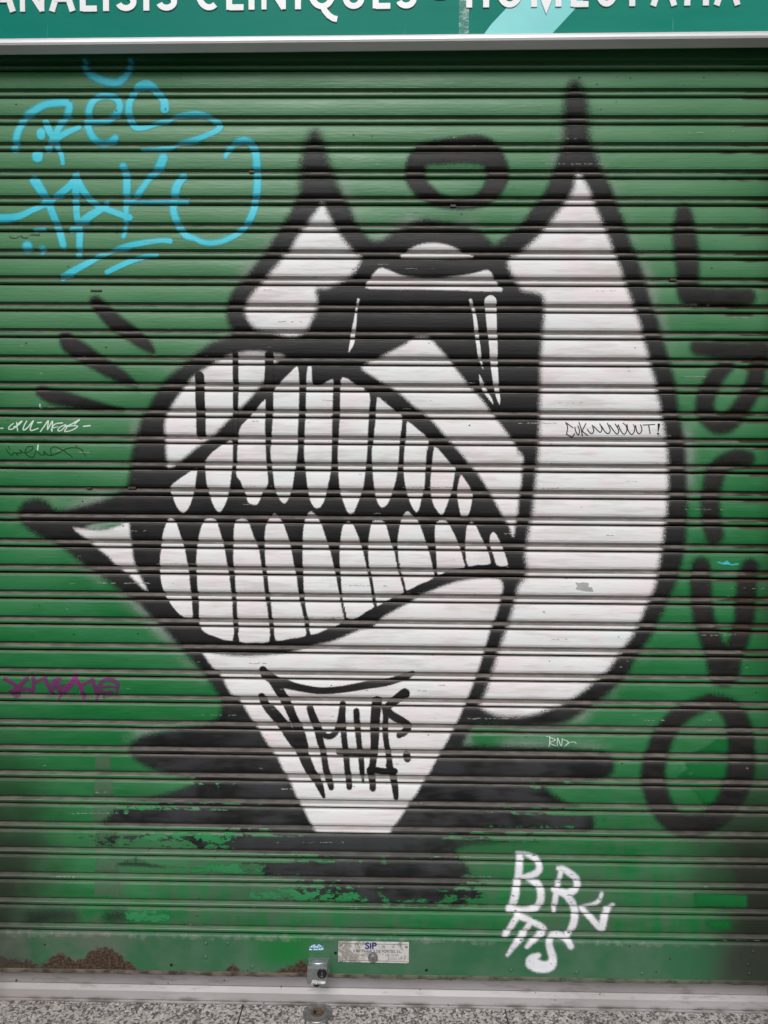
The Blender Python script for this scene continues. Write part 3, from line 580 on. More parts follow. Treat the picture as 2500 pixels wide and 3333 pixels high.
TEETH = [
 tC([(145, 358), (160, 420), (180, 480), (215, 550), (257, 580), (300, 545), (330, 470), (350, 400), (362, 340), (370, 270), (374, 195), (300, 238), (215, 298)]),
 tC([(440, 138), (450, 230), (465, 350), (485, 420), (500, 475), (532, 542), (570, 575), (603, 540), (635, 465), (650, 400), (662, 340), (675, 230), (683, 130), (686, 20)])+t6([(352, 1500), (350, 1425), (300, 1430), (180, 1515), (115, 1590)]),
 tC([(725, 0), (722, 130), (712, 200), (722, 270), (755, 310), (775, 370), (800, 420), (815, 490), (880, 515), (915, 480), (935, 420), (968, 370), (992, 320), (985, 250), (972, 130), (968, 0)])+t6([(635, 1450), (631, 1300), (633, 1120), (632, 1060), (560, 1140), (500, 1212), (430, 1285), (402, 1360), (395, 1460)]),
 tC([(1010, 10), (1015, 130), (1035, 260), (1050, 370), (1070, 425), (1095, 475), (1130, 500), (1162, 468), (1182, 420), (1200, 360), (1215, 250), (1235, 140), (1248, 10)])+t6([(912, 1400), (920, 1200), (925, 1000), (922, 830), (905, 775), (850, 830), (775, 900), (705, 985), (705, 1040), (700, 1200), (690, 1350), (680, 1500)]),
 tC([(1300, 10), (1305, 140), (1320, 260), (1335, 380), (1352, 470), (1380, 525), (1415, 542), (1450, 520), (1477, 470), (1495, 400), (1510, 330), (1530, 230), (1540, 10)])+t6([(1210, 1300), (1215, 1100), (1218, 950), (1215, 885), (1120, 930), (1060, 938), (1036, 905), (1034, 800), (1022, 765), (1000, 780), (988, 900), (985, 1100), (977, 1300)]),
 tD([(0, 20), (0, 150), (10, 300), (25, 420), (45, 480), (75, 560), (105, 590), (140, 570), (175, 490), (200, 420), (220, 350), (240, 200), (255, 20)])+t6([(1520, 1350), (1530, 1150), (1532, 1005), (1400, 920), (1302, 868), (1282, 950), (1280, 1150), (1270, 1350)]),
 tD([(295, 20), (295, 150), (305, 280), (320, 400), (335, 470), (360, 520), (385, 535), (420, 515), (450, 460), (480, 370), (510, 250), (525, 120), (530, 20)])+t7([(145, 1350), (158, 1215), (120, 1175), (0, 1085)])+t6([(1600, 1045), (1585, 1250), (1565, 1450)]),
 tD([(578, 10), (568, 150), (570, 260), (590, 380), (610, 450), (640, 530), (680, 577), (705, 530), (730, 430), (745, 370), (755, 250), (767, 20)])+t7([(375, 1500), (382, 1400), (300, 1330), (205, 1252), (194, 1320), (188, 1420)]),
 tD([(835, 10), (815, 150), (800, 300), (805, 430), (830, 520), (865, 575), (895, 598), (920, 570), (950, 490), (975, 420), (990, 360), (1010, 240), (1015, 195), (960, 140), (900, 70)]),
 tD([(1062, 255), (1040, 330), (1030, 400), (1035, 470), (1058, 590), (1075, 610), (1122, 608), (1150, 520), (1162, 440), (1158, 400), (1130, 345), (1095, 295)]),
 tC([(145, 630), (115, 655), (95, 720), (75, 800), (65, 900), (55, 1020), (60, 1130), (85, 1240), (130, 1340), (190, 1420), (260, 1482), (335, 1490), (335, 1400), (320, 1240), (310, 1130), (290, 1000), (265, 880), (240, 800), (205, 690), (180, 645)]),
 tC([(485, 630), (440, 645), (415, 700), (390, 800), (375, 900), (370, 1040), (375, 1130), (385, 1260), (395, 1400)])+tG([(62, 160), (72, 235), (110, 285), (200, 322), (352, 357), (355, 200), (348, 40)])+tC([(685, 1400), (670, 1250), (655, 1130), (635, 1020), (615, 900), (590, 800), (560, 700), (540, 645)]),
 tC([(760, 636), (710, 650), (695, 720), (692, 800), (690, 900), (692, 1040), (705, 1130), (712, 1260), (722, 1400)])+tG([(395, 160), (405, 240), (412, 367), (540, 374), (666, 366), (668, 240), (660, 160), (645, 30)])+tC([(975, 1400), (960, 1260), (945, 1130), (930, 1030), (910, 900), (870, 800), (835, 700), (810, 645)]),
 tC([(1040, 586), (1015, 612), (990, 650), (970, 700), (960, 800), (962, 900), (970, 1040), (985, 1130), (1000, 1260), (1020, 1400)])+tG([(695, 160), (710, 240), (725, 357), (850, 340), (982, 317), (975, 240), (965, 160), (940, 40)])+tC([(1275, 1400), (1250, 1260), (1235, 1130), (1215, 1040), (1190, 900), (1165, 800), (1130, 700), (1100, 640), (1062, 600)]),
 tC([(1360, 570), (1325, 600), (1308, 650), (1298, 700), (1290, 800), (1288, 900), (1290, 1040), (1295, 1130), (1300, 1260), (1315, 1400)])+tG([(1005, 160), (1015, 220), (1028, 307), (1150, 267), (1300, 202), (1312, 150)])+tC([(1625, 1400), (1600, 1260), (1575, 1130), (1555, 1040), (1530, 930), (1495, 820), (1470, 740), (1440, 660), (1400, 600)]),
 tD([(88, 652), (42, 700), (25, 800), (15, 900), (18, 1040), (25, 1130), (35, 1260), (45, 1370), (75, 1492), (170, 1485), (240, 1435), (312, 1395), (300, 1340), (290, 1270), (265, 1130), (245, 1040), (220, 930), (190, 830), (165, 760), (132, 690)]),
 tD([(350, 648), (300, 655), (280, 720), (265, 820), (262, 900), (270, 1040), (295, 1130), (315, 1270), (328, 1330), (340, 1388), (460, 1320), (567, 1272), (555, 1200), (540, 1130), (515, 1040), (490, 930), (455, 830), (430, 740), (402, 660)]),
 tD([(600, 570), (570, 595), (545, 650), (530, 720), (515, 820), (518, 900), (530, 1040), (560, 1130), (580, 1200), (597, 1252), (700, 1200), (832, 1140), (815, 1040), (790, 930), (755, 820), (720, 720), (690, 650), (632, 592)]),
 tD([(905, 648), (855, 660), (838, 720), (840, 820), (848, 900), (855, 1040), (865, 1118), (960, 1080), (1092, 1052), (1085, 1000), (1060, 900), (1030, 820), (990, 740), (950, 665)]),
 tD([(1150, 660), (1115, 700), (1105, 780), (1100, 860), (1105, 950), (1120, 1043), (1200, 1030), (1315, 1022), (1300, 930), (1270, 850), (1230, 780), (1190, 690)]),
 tD([(1345, 745), (1312, 790), (1320, 880), (1345, 950), (1370, 1032), (1430, 1042), (1468, 1030), (1455, 975), (1430, 900), (1390, 810)]),
]
for i, t in enumerate(TEETH): white('painted_tooth', t, 3.0, 2)
for pts, w in ((t6([(1437, 200), (1420, 290), (1408, 400), (1390, 500), (1385, 560), (1375, 600), (1355, 655)]), [4, 3, 5, 7, 7, 6, 1]),
               (t7([(748, 205), (775, 300), (790, 400), (802, 500), (815, 600), (828, 700), (856, 800)]), [5, 5, 6, 6, 6, 5, 1]),
               (t7([(920, 215), (925, 300), (930, 420), (942, 550), (948, 700), (960, 850), (972, 950), (988, 1050), (998, 1105)]), [19, 18, 16, 14, 12, 10, 8, 6, 1]),
               (t7([(825, 850), (845, 920), (880, 1000), (920, 1060), (942, 1102)]), [1, 6, 6, 5, 1])):
    Paint(*bounds(pts), 0.003).stroke(pts, w, 2.2).build('painted_glint', PWHITE, face, 3)
# --- black lines over the white
for pts, w in ((t6([(65, 862), (68, 1000), (75, 1190), (80, 1370)]), 15), (t6([(375, 670), (378, 960), (376, 1150), (374, 1440)]), [9, 9, 8, 8]), (t6([(668, 680), (668, 800), (660, 960)]), [14, 14, 14])):
    Paint(*bounds(pts)).stroke(pts, w, 2.6).build('painted_tooth_gap', PBLACK2, face, 4)
C = Paint(820, 1370, 2120, 2640, 0.003)
C.stroke(tG([(615, 612), (650, 665), (760, 718), (900, 757), (1100, 790), (1300, 778), (1500, 745), (1659, 722)])+tJ([(130, 690), (200, 668), (245, 640)]), [13, 15, 15, 12, 11, 11, 12, 12, 11, 9, 8], 2.6)
C.stroke(tG([(690, 690), (750, 780), (820, 900), (870, 1010), (930, 1150), (970, 1270)]), [14, 15, 15, 14, 16, 14], 2.6)
C.stroke(tG([(602, 838), (640, 915), (720, 1000), (800, 1100), (870, 1200), (940, 1300), (995, 1420), (1035, 1500)])+tL([(1070, 220), (1110, 300), (1140, 380)]), [11, 14, 17, 18, 19, 18, 17, 16, 14, 11, 5], 2.6)
C.stroke(tG([(1020, 945), (1050, 1030), (1090, 1130), (1110, 1230), (1130, 1300), (1150, 1420), (1165, 1500)])+tL([(1160, 150), (1190, 250), (1203, 300)]), [11, 13, 13, 11, 10, 10, 10, 11, 11, 9], 2.6)
C.stroke(tG([(1100, 1130), (1150, 1178), (1200, 1185), (1250, 1140), (1278, 1050), (1295, 950), (1305, 905)]), [10, 9, 9, 9, 9, 9, 9], 2.6)
C.stroke(tG([(1302, 905), (1302, 1050), (1315, 1200), (1330, 1330), (1340, 1440), (1345, 1520)])+tL([(1350, 170), (1355, 240), (1360, 295)]), 9.6, 2.6)
C.stroke(tG([(1420, 970), (1425, 1060), (1440, 1200), (1450, 1300), (1465, 1420), (1472, 1520)])+tL([(1470, 170), (1480, 262)]), [10, 10, 9, 9, 9, 8, 6, 3], 2.6)
C.stroke(tG([(1265, 1322), (1400, 1332), (1585, 1338)]), 8, 2.6)
C.stroke(tG([(1600, 880), (1590, 950), (1580, 1100), (1578, 1250), (1565, 1400), (1545, 1500)])+tL([(1540, 150), (1558, 240), (1562, 308)]), [16, 16, 15, 13, 11, 11, 12, 11, 10], 2.6)
C.stroke(tJ([(0, 930), (15, 1000), (10, 1130), (22, 1250), (38, 1340), (50, 1440)])+tM([(45, 110), (70, 175), (85, 240), (98, 320), (104, 388)]), [9, 9, 9, 9, 9, 10, 11, 11, 11, 10, 8], 2.6)
C.stroke(tL([(1545, 150), (1600, 152)])+tM([(0, 160), (90, 158)]), 11, 2.6)
C.stroke(tJ([(178, 815), (120, 855), (60, 905), (22, 955), (80, 1010), (150, 1050), (205, 1095), (180, 1145), (130, 1178)]), [17, 15, 13, 12, 13, 13, 13, 12, 9], 2.6)
C.stroke(tJ([(196, 1352), (202, 1378)]), 12, 2.6)
C.build('graffiti_lettering', PBLACK2, face, 4, label='black hand painted letters on the white chin')

# --- other black spray: forehead ring, whiskers, side letters
def tagpaint(name, mat, layer, label, dx, face_, bb, strokes, soft):
    p = Paint(*bb, dx, face_)
    for s_ in strokes:
        p.stroke(s_[0], s_[1], s_[2] if len(s_) > 2 else soft)
    return p, (lambda: p.build(name, mat, shutter, layer, label=label))
ring = t3([(270, 610), (275, 500), (340, 410), (480, 385), (640, 370), (800, 365), (900, 400), (965, 490), (985, 560), (970, 640), (910, 740), (800, 810), (640, 830), (470, 800), (345, 720), (272, 620)])
p, f = tagpaint('graffiti_ring', PBLACK2, 2, 'black spray painted ring above the brow', 0.004, 9, (1290, 1690, 430, 700), [(ring, [30, 30, 34, 38, 40, 44, 40, 34, 33, 32, 27, 20, 18, 20, 26, 30], 12)], 8); f()
p, f = tagpaint('graffiti_whisker', PBLACK2, 2, 'uppermost black slanting stroke on the left of the face', 0.004, 9, (260, 540, 930, 1180), [(tE([(830, 755), (900, 830), (1000, 930), (1110, 1005), (1180, 1060), (1260, 1120), (1322, 1178)]), [19, 22, 25, 24, 22, 17, 6])], 11); f()
p, f = tagpaint('graffiti_whisker', PBLACK2, 2, 'middle black slanting stroke on the left of the face', 0.004, 9, (150, 480, 1050, 1280), [(tE([(565, 1055), (610, 1120), (710, 1185), (820, 1258), (950, 1340), (1070, 1408), (1165, 1465)]), [18, 27, 28, 26, 22, 17, 7])], 11); f()
p, f = tagpaint('graffiti_whisker', PBLACK2, 2, 'lowest black slanting stroke on the left of the face', 0.004, 9, (90, 440, 1230, 1350), [(tF([(355, 62), (450, 105), (600, 138), (760, 172), (900, 200), (1050, 222)]), [17, 23, 21, 16, 11, 4])], 11); f()
SIDE = [
 ('letter L', [(t4([(930, 905), (935, 1000), (940, 1130), (955, 1250), (965, 1400), (970, 1590)])+t8([(985, 150)]), [17, 26, 32, 32, 30, 29, 29]), (t8([(985, 165), (1150, 185), (1350, 188), (1480, 175)]), [26, 25, 23, 20])]),
 ('upper letter O', [(t8([(1050, 615), (1250, 640), (1450, 648), (1600, 640)]), [17, 20, 21, 22]), (t8([(1300, 765), (1205, 870), (1145, 990), (1112, 1110), (1150, 1220), (1240, 1278), (1340, 1240), (1430, 1130), (1500, 1020), (1550, 900), (1570, 780), (1600, 690)]), [18, 21, 22, 23, 24, 25, 24, 23, 22, 22, 21, 20])]),
 ('letter C', [(tR([(1480, 112), (1400, 108), (1310, 140), (1225, 210), (1185, 300), (1165, 420), (1162, 550), (1180, 680), (1195, 775)]), [18, 22, 23, 24, 24, 23, 24, 25, 23])]),
 ('letter V', [(tR([(1078, 1050), (1075, 1150), (1080, 1280), (1090, 1400), (1110, 1530)])+t5([(1120, 200), (1155, 330), (1200, 430), (1245, 530), (1285, 630)]), [24, 27, 27, 28, 27, 26, 27, 28, 28, 22]), (tR([(1505, 1048), (1478, 1150), (1472, 1250), (1460, 1400), (1452, 1520)])+t5([(1445, 210), (1415, 330), (1375, 440), (1330, 560), (1290, 640)]), [20, 25, 26, 26, 25, 24, 24, 25, 25, 20]), (t5([(1235, 470), (1272, 570), (1282, 625)]), [34, 46, 44])]),
 ('lower letter O', [(tN([(1170, -50), (1060, -5), (950, 45), (850, 121), (775, 221), (722, 330), (690, 441), (665, 560), (680, 700), (715, 810), (775, 920), (860, 1000), (970, 1030), (1090, 1015), (1200, 960), (1290, 860), (1360, 750), (1410, 620), (1430, 480), (1430, 350), (1420, 230), (1390, 120), (1330, 30), (1250, -35), (1170, -52)]), [19, 20, 22, 25, 27, 29, 31, 33, 33, 31, 30, 30, 31, 30, 31, 33, 35, 37, 37, 36, 35, 32, 27, 22, 19])]),
]
for nm, st_ in SIDE:
    bb = bounds(*[s_[0] for s_ in st_]); bb = (bb[0]-30, min(bb[1]+30, 2498), bb[2]-30, bb[3]+30)
    p, f = tagpaint('graffiti_letter', PFADE, 2, 'large soft black spray '+nm+' down the right edge', 0.004, 9, bb, [(a_, np.asarray(b_, float)+5) for a_, b_ in st_], 15); f()

# --- cyan tag
CY = [
 (tA([(735, 135), (745, 205), (800, 258), (900, 300), (1000, 318), (1060, 288), (1100, 240), (1122, 190), (1130, 130)]), [9, 10, 12, 12, 12, 12, 11, 10, 9], 9),
 (tA([(130, 890), (145, 790), (180, 690), (225, 610), (310, 550), (400, 505), (500, 492), (578, 492), (602, 530), (575, 610), (535, 655), (505, 720), (470, 800)]), 12, 7),
 (tA([(395, 652), (420, 720), (470, 800)]), 11, 4), (tA([(685, 705), (590, 745), (485, 805)]), [8, 10, 11], 4), (tA([(465, 800), (435, 850), (418, 892)]), 11, 4), (tA([(470, 800), (505, 885), (535, 950), (545, 1015)]), [10, 8, 8, 7], 3),
 (tA([(357, 750), (359, 775)]), 14, 4), (tA([(325, 945), (326, 958)]), 18, 5),
 (tA([(765, 600), (775, 540), (815, 465), (900, 428), (1000, 450), (1038, 515), (1015, 580), (945, 630), (830, 652), (755, 655), (770, 720), (812, 800), (870, 840), (945, 838), (998, 798)]), 11.5, 6),
 (tA([(1425, 545), (1420, 480), (1385, 430), (1330, 368), (1270, 332), (1200, 352), (1150, 420), (1120, 490), (1115, 580), (1135, 650), (1175, 702), (1240, 708), (1330, 680), (1420, 650), (1520, 612), (1659, 590)])+tB([(90, 65), (175, 95), (235, 140), (235, 185), (170, 225), (80, 262), (0, 288)])+tA([(1560, 845), (1450, 878), (1340, 895), (1230, 897)]),
  [14, 13, 12, 14, 15, 13, 11, 11, 12, 12, 11, 9, 9, 9, 9, 10, 10, 10, 10, 10, 9, 9, 9, 9, 8, 6, 5], 4),
 (tA([(300, 1160), (360, 1250), (415, 1350), (450, 1430), (490, 1530), (508, 1585), (530, 1650), (548, 1722)]), [16, 15, 13, 12, 12, 12, 12, 11], 5),
 (tA([(-60, 1490), (60, 1488), (170, 1470), (290, 1415), (410, 1355), (520, 1280), (610, 1205), (655, 1130), (665, 1090)]), [13, 13, 11, 10, 11, 11, 12, 12, 9], 4),
 (tA([(660, 1150), (658, 1300), (660, 1400), (672, 1500), (682, 1570), (690, 1660), (685, 1812)]), [12, 12, 11, 11, 12, 11, 10], 4),
 (tA([(672, 1170), (722, 1250), (785, 1330), (865, 1388), (960, 1425), (1060, 1462), (1118, 1482)]), [13, 12, 11, 10, 10, 10, 12], 4),
 (tA([(620, 1592), (700, 1530), (790, 1462), (870, 1412), (930, 1360)]), [9, 13, 13, 12, 8], 4),
 (tA([(1065, 1040), (1092, 1120), (1100, 1220), (1095, 1330), (1090, 1420), (1090, 1500), (1082, 1590), (1068, 1645)]), [12, 13, 13, 11, 10, 9, 7, 8], 6),
 (tA([(1412, 970), (1372, 1060), (1300, 1130), (1240, 1220), (1172, 1310), (1110, 1362)]), [15, 15, 11, 11, 10, 8], 7),
 (tA([(1100, 1358), (1200, 1358), (1350, 1356), (1500, 1358), (1622, 1352)]), [6, 6, 6, 6, 5], 3), (tA([(1250, 1325), (1450, 1326), (1640, 1322)]), [2, 4, 5], 3),
 (tA([(1585, 1130), (1532, 1210), (1508, 1320), (1500, 1420), (1530, 1520), (1572, 1595), (1620, 1645)])+tB([(20, 1130), (80, 1160), (160, 1172), (250, 1160), (350, 1118), (430, 1060), (490, 985), (530, 900), (550, 800), (565, 700), (565, 600), (560, 500), (555, 420), (530, 335), (470, 292), (400, 300), (335, 345), (290, 425)]),
  [13, 14, 13, 12, 12, 12, 11, 9, 9, 9, 9, 10, 10, 11, 12, 12, 13, 13, 13, 13, 13, 13, 12, 10, 8], 6),
 (tE([(1470, 226), (1390, 222), (1250, 240), (1120, 265), (1000, 305), (880, 350), (780, 405), (660, 470), (545, 540)]), [9, 8, 9, 10, 9, 8, 10, 11, 12], 4),
 (tE([(1365, 345), (1260, 360), (1140, 395), (1040, 440), (925, 495)]), [4, 8, 9, 9, 8], 3),
 (tE([(238, 275), (238, 290)]), 17, 7), (tE([(368, 300), (370, 312)]), 12, 8), (tE([(300, 133), (385, 125)]), 6, 3)]
p, f = tagpaint('graffiti_tag', PCYAN, 3, 'cyan spray tag with looping letters and underlines, upper left', 0.003, 18, (0, 860, 170, 920), CY, 4); f()
# --- magenta tag
m_ = lambda P: T(0, 2150, P, 3.687)
MGT = [(m_([(60, 228), (130, 260), (205, 305)]), 6), (m_([(320, 222), (250, 290), (170, 360)]), 7), (m_([(120, 372), (200, 355), (300, 340), (395, 352), (405, 300), (400, 225)]), [5, 8, 6, 6, 6, 6]), (m_([(390, 165), (395, 225), (440, 252), (500, 228)]), 5), (m_([(520, 172), (560, 260), (605, 340), (622, 392)]), [6, 6, 7, 7]),
       (m_([(622, 392), (640, 290), (665, 240), (720, 235)]), 6), (m_([(655, 250), (690, 310), (735, 372), (800, 350), (860, 285), (880, 225), (908, 172)]), [8, 9, 8, 7, 7, 6, 6]), (m_([(740, 300), (790, 300), (840, 275)]), 5), (m_([(915, 232), (960, 300), (990, 370), (1008, 480)]), [6, 7, 6, 4]), (m_([(960, 300), (1040, 272), (1110, 235), (1130, 300), (1158, 380), (1163, 490)]), [6, 5, 6, 7, 6, 4]),
       (m_([(1165, 315), (1195, 330), (1215, 262), (1290, 232), (1370, 245), (1420, 295), (1395, 392)]), [6, 7, 6, 6, 6, 5, 3]), (m_([(1235, 318), (1320, 310), (1400, 322)]), 4), (m_([(1180, 330), (1225, 378), (1290, 385), (1350, 378)]), [6, 6, 6, 6]), (m_([(725, 390), (708, 470)]), 3), (m_([(1235, 390), (1245, 450)]), 3), (m_([(150, 390), (200, 420)]), 7, 8)]
p, f = tagpaint('graffiti_tag', PMAG, 3, 'small magenta marker tag on the lower left slat', 0.002, 18, (0, 410, 2180, 2300), MGT, 2.2); f()
# --- white tag, lower right
b_ = lambda P: T(1600, 2730, P, 3.687)
BT = [(b_([(340, 190), (332, 330), (320, 450), (300, 560), (280, 680), (250, 790), (215, 850)]), [11, 12, 12, 12, 13, 12, 12]), (b_([(310, 172), (430, 190), (520, 235), (572, 320), (558, 390), (490, 432), (400, 458), (335, 462)]), [7, 9, 10, 10, 11, 11, 10, 9]),
      (b_([(440, 495), (545, 540), (588, 620), (588, 720), (558, 800), (480, 850), (360, 862), (235, 850)]), [7, 11, 12, 12, 12, 9, 8, 10]), (b_([(832, 390), (800, 530), (775, 640), (758, 760), (745, 865)]), [8, 8, 9, 9, 6]), (b_([(800, 355), (862, 362), (940, 412), (1012, 475), (1028, 550), (1000, 612), (920, 655), (830, 645), (745, 615)]), [7, 9, 11, 11, 11, 11, 11, 11, 8]),
      (b_([(870, 650), (935, 720), (982, 800), (1000, 900), (985, 1000), (950, 1085), (905, 1160)]), [11, 12, 12, 12, 12, 11, 9]), (b_([(1322, 660), (1280, 745), (1200, 790), (1075, 822), (1120, 880), (1210, 970), (1310, 1080)]), [5, 7, 7, 7, 9, 10, 10]), (b_([(1320, 1075), (1350, 950), (1385, 850), (1450, 798)]), [12, 12, 10, 8]),
      (b_([(320, 925), (262, 1000), (212, 1090), (160, 1165)]), [10, 10, 10, 9]), (b_([(300, 928), (400, 955), (500, 1000), (600, 1052), (628, 1100), (575, 1160), (480, 1235), (425, 1295)]), [9, 10, 10, 10, 10, 10, 9, 7]), (b_([(465, 1000), (405, 1100), (345, 1190), (260, 1295), (190, 1395)]), [9, 10, 11, 9, 5]),
      (b_([(950, 1290), (900, 1210), (800, 1165), (722, 1178), (690, 1250), (712, 1350), (735, 1440), (700, 1520), (590, 1535), (490, 1490), (500, 1430), (560, 1400)]), [10, 11, 11, 11, 11, 12, 13, 18, 20, 22, 14, 9])]
p, f = tagpaint('graffiti_tag', PTAGW, 3, 'white spray tag of drippy capitals, flaking, above the bottom bar', 0.003, 18, (1620, 2030, 2760, 3170), BT, 6.5)
p.fl = np.full(p.q.shape, 0.61); f()
# --- pen tags
c_ = lambda P: T(0, 1250, P, 5.53)
PT = [(c_([(-12, 795), (60, 797)]), 1.6), (c_([(245, 708), (175, 765), (158, 808), (215, 815), (300, 762), (345, 700), (395, 668), (340, 735), (250, 772)]), 1.8), (c_([(300, 690), (320, 845)]), 1.8), (c_([(480, 665), (425, 780), (430, 830), (500, 785), (600, 660), (550, 790), (568, 838), (690, 797)]), 1.9), (c_([(675, 695), (748, 693)]), 1.9),
      (c_([(728, 855), (800, 760), (870, 660), (858, 820), (945, 668), (936, 852)]), 2.0), (c_([(1130, 700), (990, 722), (925, 825)]), 1.8), (c_([(950, 792), (1040, 770)]), 1.6), (c_([(1185, 730), (1075, 780), (1045, 840), (1110, 832), (1190, 745)]), 1.8), (c_([(1345, 722), (1430, 640), (1300, 715), (1190, 768), (1300, 750), (1400, 762), (1300, 830), (1165, 856), (1205, 785)]), 1.9), (c_([(1505, 762), (1625, 750)]), 2.2), (c_([(716, 368), (716, 422)]), 2.4), (c_([(683, 1095), (678, 1188)]), 2.0)]
p, f = tagpaint('graffiti_tag', PPEN, 3, 'thin white paint marker handwriting between dashes, left edge', 0.0015, 18, (0, 310, 1300, 1480), PT, 1.3); f()
DT = [(c_([(145, 1118), (180, 1180)]), 1.3), (c_([(110, 1165), (165, 1250), (222, 1275), (255, 1225), (320, 1280), (300, 1240), (390, 1242), (350, 1180), (440, 1236), (560, 1195), (592, 1135), (500, 1130), (448, 1225), (520, 1300), (605, 1308), (655, 1195), (720, 1262), (800, 1272), (790, 1212), (870, 1280), (1000, 1262), (1140, 1190), (1250, 1150), (1400, 1150), (1480, 1190), (1532, 1290)]), 1.5), (c_([(932, 1285), (910, 1180), (960, 1128), (1050, 1150), (1180, 1222), (1300, 1312)]), 1.4)]
p, f = tagpaint('graffiti_tag', PDARK, 3, 'dark green looping pen scribble on the left edge', 0.0015, 18, (0, 300, 1440, 1500), DT, 1.2); f()
u_ = lambda P: T(1800, 1340, P, 4.1475)
UT = [(u_([(172, 145), (196, 200), (194, 240), (182, 305)]), 1.5), (u_([(182, 305), (262, 346)]), 1.5), (u_([(262, 346), (290, 295)]), 1.5), (u_([(180, 152), (268, 216)]), 1.4), (u_([(293, 210), (312, 280), (345, 312), (356, 250), (335, 190)]), 1.5), (u_([(350, 140), (376, 220), (396, 326)]), 1.5), (u_([(445, 160), (390, 262)]), 1.5), (u_([(390, 262), (465, 318)]), 1.5)]
for q in ([(462, 240), (498, 284), (527, 294), (550, 260), (530, 182)], [(552, 200), (610, 262), (642, 278), (660, 230), (632, 165)], [(655, 198), (710, 280), (750, 294), (771, 250), (735, 157)], [(765, 180), (820, 262), (868, 304), (886, 250), (840, 167)], [(880, 175), (920, 270), (965, 304), (996, 250), (985, 190), (945, 155)], [(1000, 172), (1012, 252), (1060, 309), (1095, 270), (1102, 210), (1086, 176)], [(1115, 186), (1130, 270), (1165, 299), (1196, 260), (1196, 210), (1180, 177)], [(1215, 182), (1375, 173)], [(1293, 190), (1300, 240), (1310, 295)]): UT.append((u_(q), 1.5))
UT += [(u_([(1430, 175), (1424, 220), (1417, 270)]), [4.2, 2.6, 1]), (u_([(1415, 298), (1421, 298)]), 3)]
p, f = tagpaint('graffiti_tag', PINK, 4, 'word CUKUUUUT with exclamation mark in black pen', 0.0015, 18, (1825, 2165, 1360, 1430), UT, 1.2); f()
j_ = tJ
JT = [(j_([(1405, 1188), (1432, 1192), (1425, 1272)]), 1.2), (j_([(1432, 1195), (1482, 1215), (1428, 1240), (1482, 1266)]), 1.2), (j_([(1497, 1268), (1500, 1200), (1530, 1268), (1540, 1205)]), 1.2), (j_([(1540, 1210), (1592, 1232), (1560, 1270), (1600, 1240), (1640, 1232), (1659, 1245)]), 1.1)]
p, f = tagpaint('graffiti_tag', PPEN, 3, 'tiny scratched white initials right of the chin', 0.0015, 18, (1770, 1890, 2380, 2440), JT, 1.2); f()
r_t = tR
p, f = tagpaint('graffiti_tag', PCYAN, 3, 'tiny cyan scribble between the V arms', 0.002, 18, (2330, 2410, 1815, 1850), [(r_t([(1230, 1010), (1275, 1022), (1300, 1000), (1330, 1030), (1400, 1022)]), 1.8), (r_t([(1270, 1018), (1320, 1020)]), 3)], 2.5); f()
# --- torn sticker, repainted and scrubbed patches
P = Paint(1860, 1945, 1880, 1940, 0.002, 18)
P.poly(tW([(458, 1180), (480, 1190), (520, 1183), (575, 1190), (565, 1222), (600, 1228), (612, 1262), (540, 1258), (458, 1240), (475, 1215)]), 1.6, 1)
P.build('sticker_remnant', PSTK, shutter, 4, label='torn grey sticker remnant on the white cheek')
for pts, so in ((tN([(1340, 290), (1215, 285), (1160, 330), (1030, 395), (1320, 400)]), 3), (tN([(950, 485), (970, 540), (880, 610), (1310, 625), (1330, 490)]), 3), (tN([(1000, 715), (1060, 770), (1100, 840), (1230, 845), (1310, 715)]), 3),
                (T(2200, 2900, [(320, 40), (1185, 72), (1180, 300), (330, 270)], 5.11), 3), (T(2200, 2900, [(500, 500), (900, 500), (920, 620), (640, 640), (520, 560)], 5.11), 5)):
    Paint(*bounds(pts)).poly(pts, so*2.2, 1).build('green_patch', PPATCH, shutter, 1)
def ragged(P_, amp, n, seed):
    r = np.random.default_rng(seed); P_ = np.asarray(P_, float); out = []
    for i in range(len(P_)):
        a, b = P_[i], P_[(i+1) % len(P_)]
        for t in np.arange(n)/n: out.append(a+(b-a)*t+r.normal(0, amp, 2))
    return out
# bright green showing where the black has come away
for k_, pts in enumerate((tK([(1075, 1415), (1110, 1380), (1250, 1352), (1430, 1365), (1470, 1400), (1520, 1430), (1440, 1450), (1250, 1462), (1110, 1440)]),
                          tL([(490, 1255), (500, 1180), (570, 1220), (700, 1190), (820, 1165), (940, 1200), (1100, 1190), (1200, 1180), (1250, 1255), (1350, 1190), (1450, 1220), (1520, 1280), (1000, 1282), (700, 1270)]),
                          tL([(0, 990), (80, 1000), (170, 950), (290, 965), (450, 960), (590, 990), (630, 1048), (300, 1045), (0, 1030)]),
                          tK([(1330, 705), (1640, 690), (1659, 740), (1500, 745), (1380, 760), (1350, 810), (1270, 750), (1150, 740)]),
                          tL([(0, 690), (300, 692), (400, 720), (290, 770), (310, 815), (60, 818), (150, 770), (0, 730)]),
                          tK([(1060, 490), (1250, 462), (1540, 462), (1400, 490), (1200, 500), (1090, 525)]),
                          tM([(870, 635), (1100, 640), (1240, 652), (1420, 640), (1650, 628), (1650, 652), (1230, 655)]),
                          tM([(0, 1255), (60, 1270), (140, 1285), (350, 1250), (380, 1295), (0, 1296)]),
                          tL([(260, 1268-1000), (200, 250), (240, 300), (215, 290)]))):
    p = Paint(*bounds(pts), 0.003, 18).poly(ragged(pts, 4.2, 9, k_), 2.0, 1)
    p.fl = np.clip(0.78-p.q*0.012, 0.58, 0.85); p.build('bare_green_patch', PBRIGHT, shutter, 3)
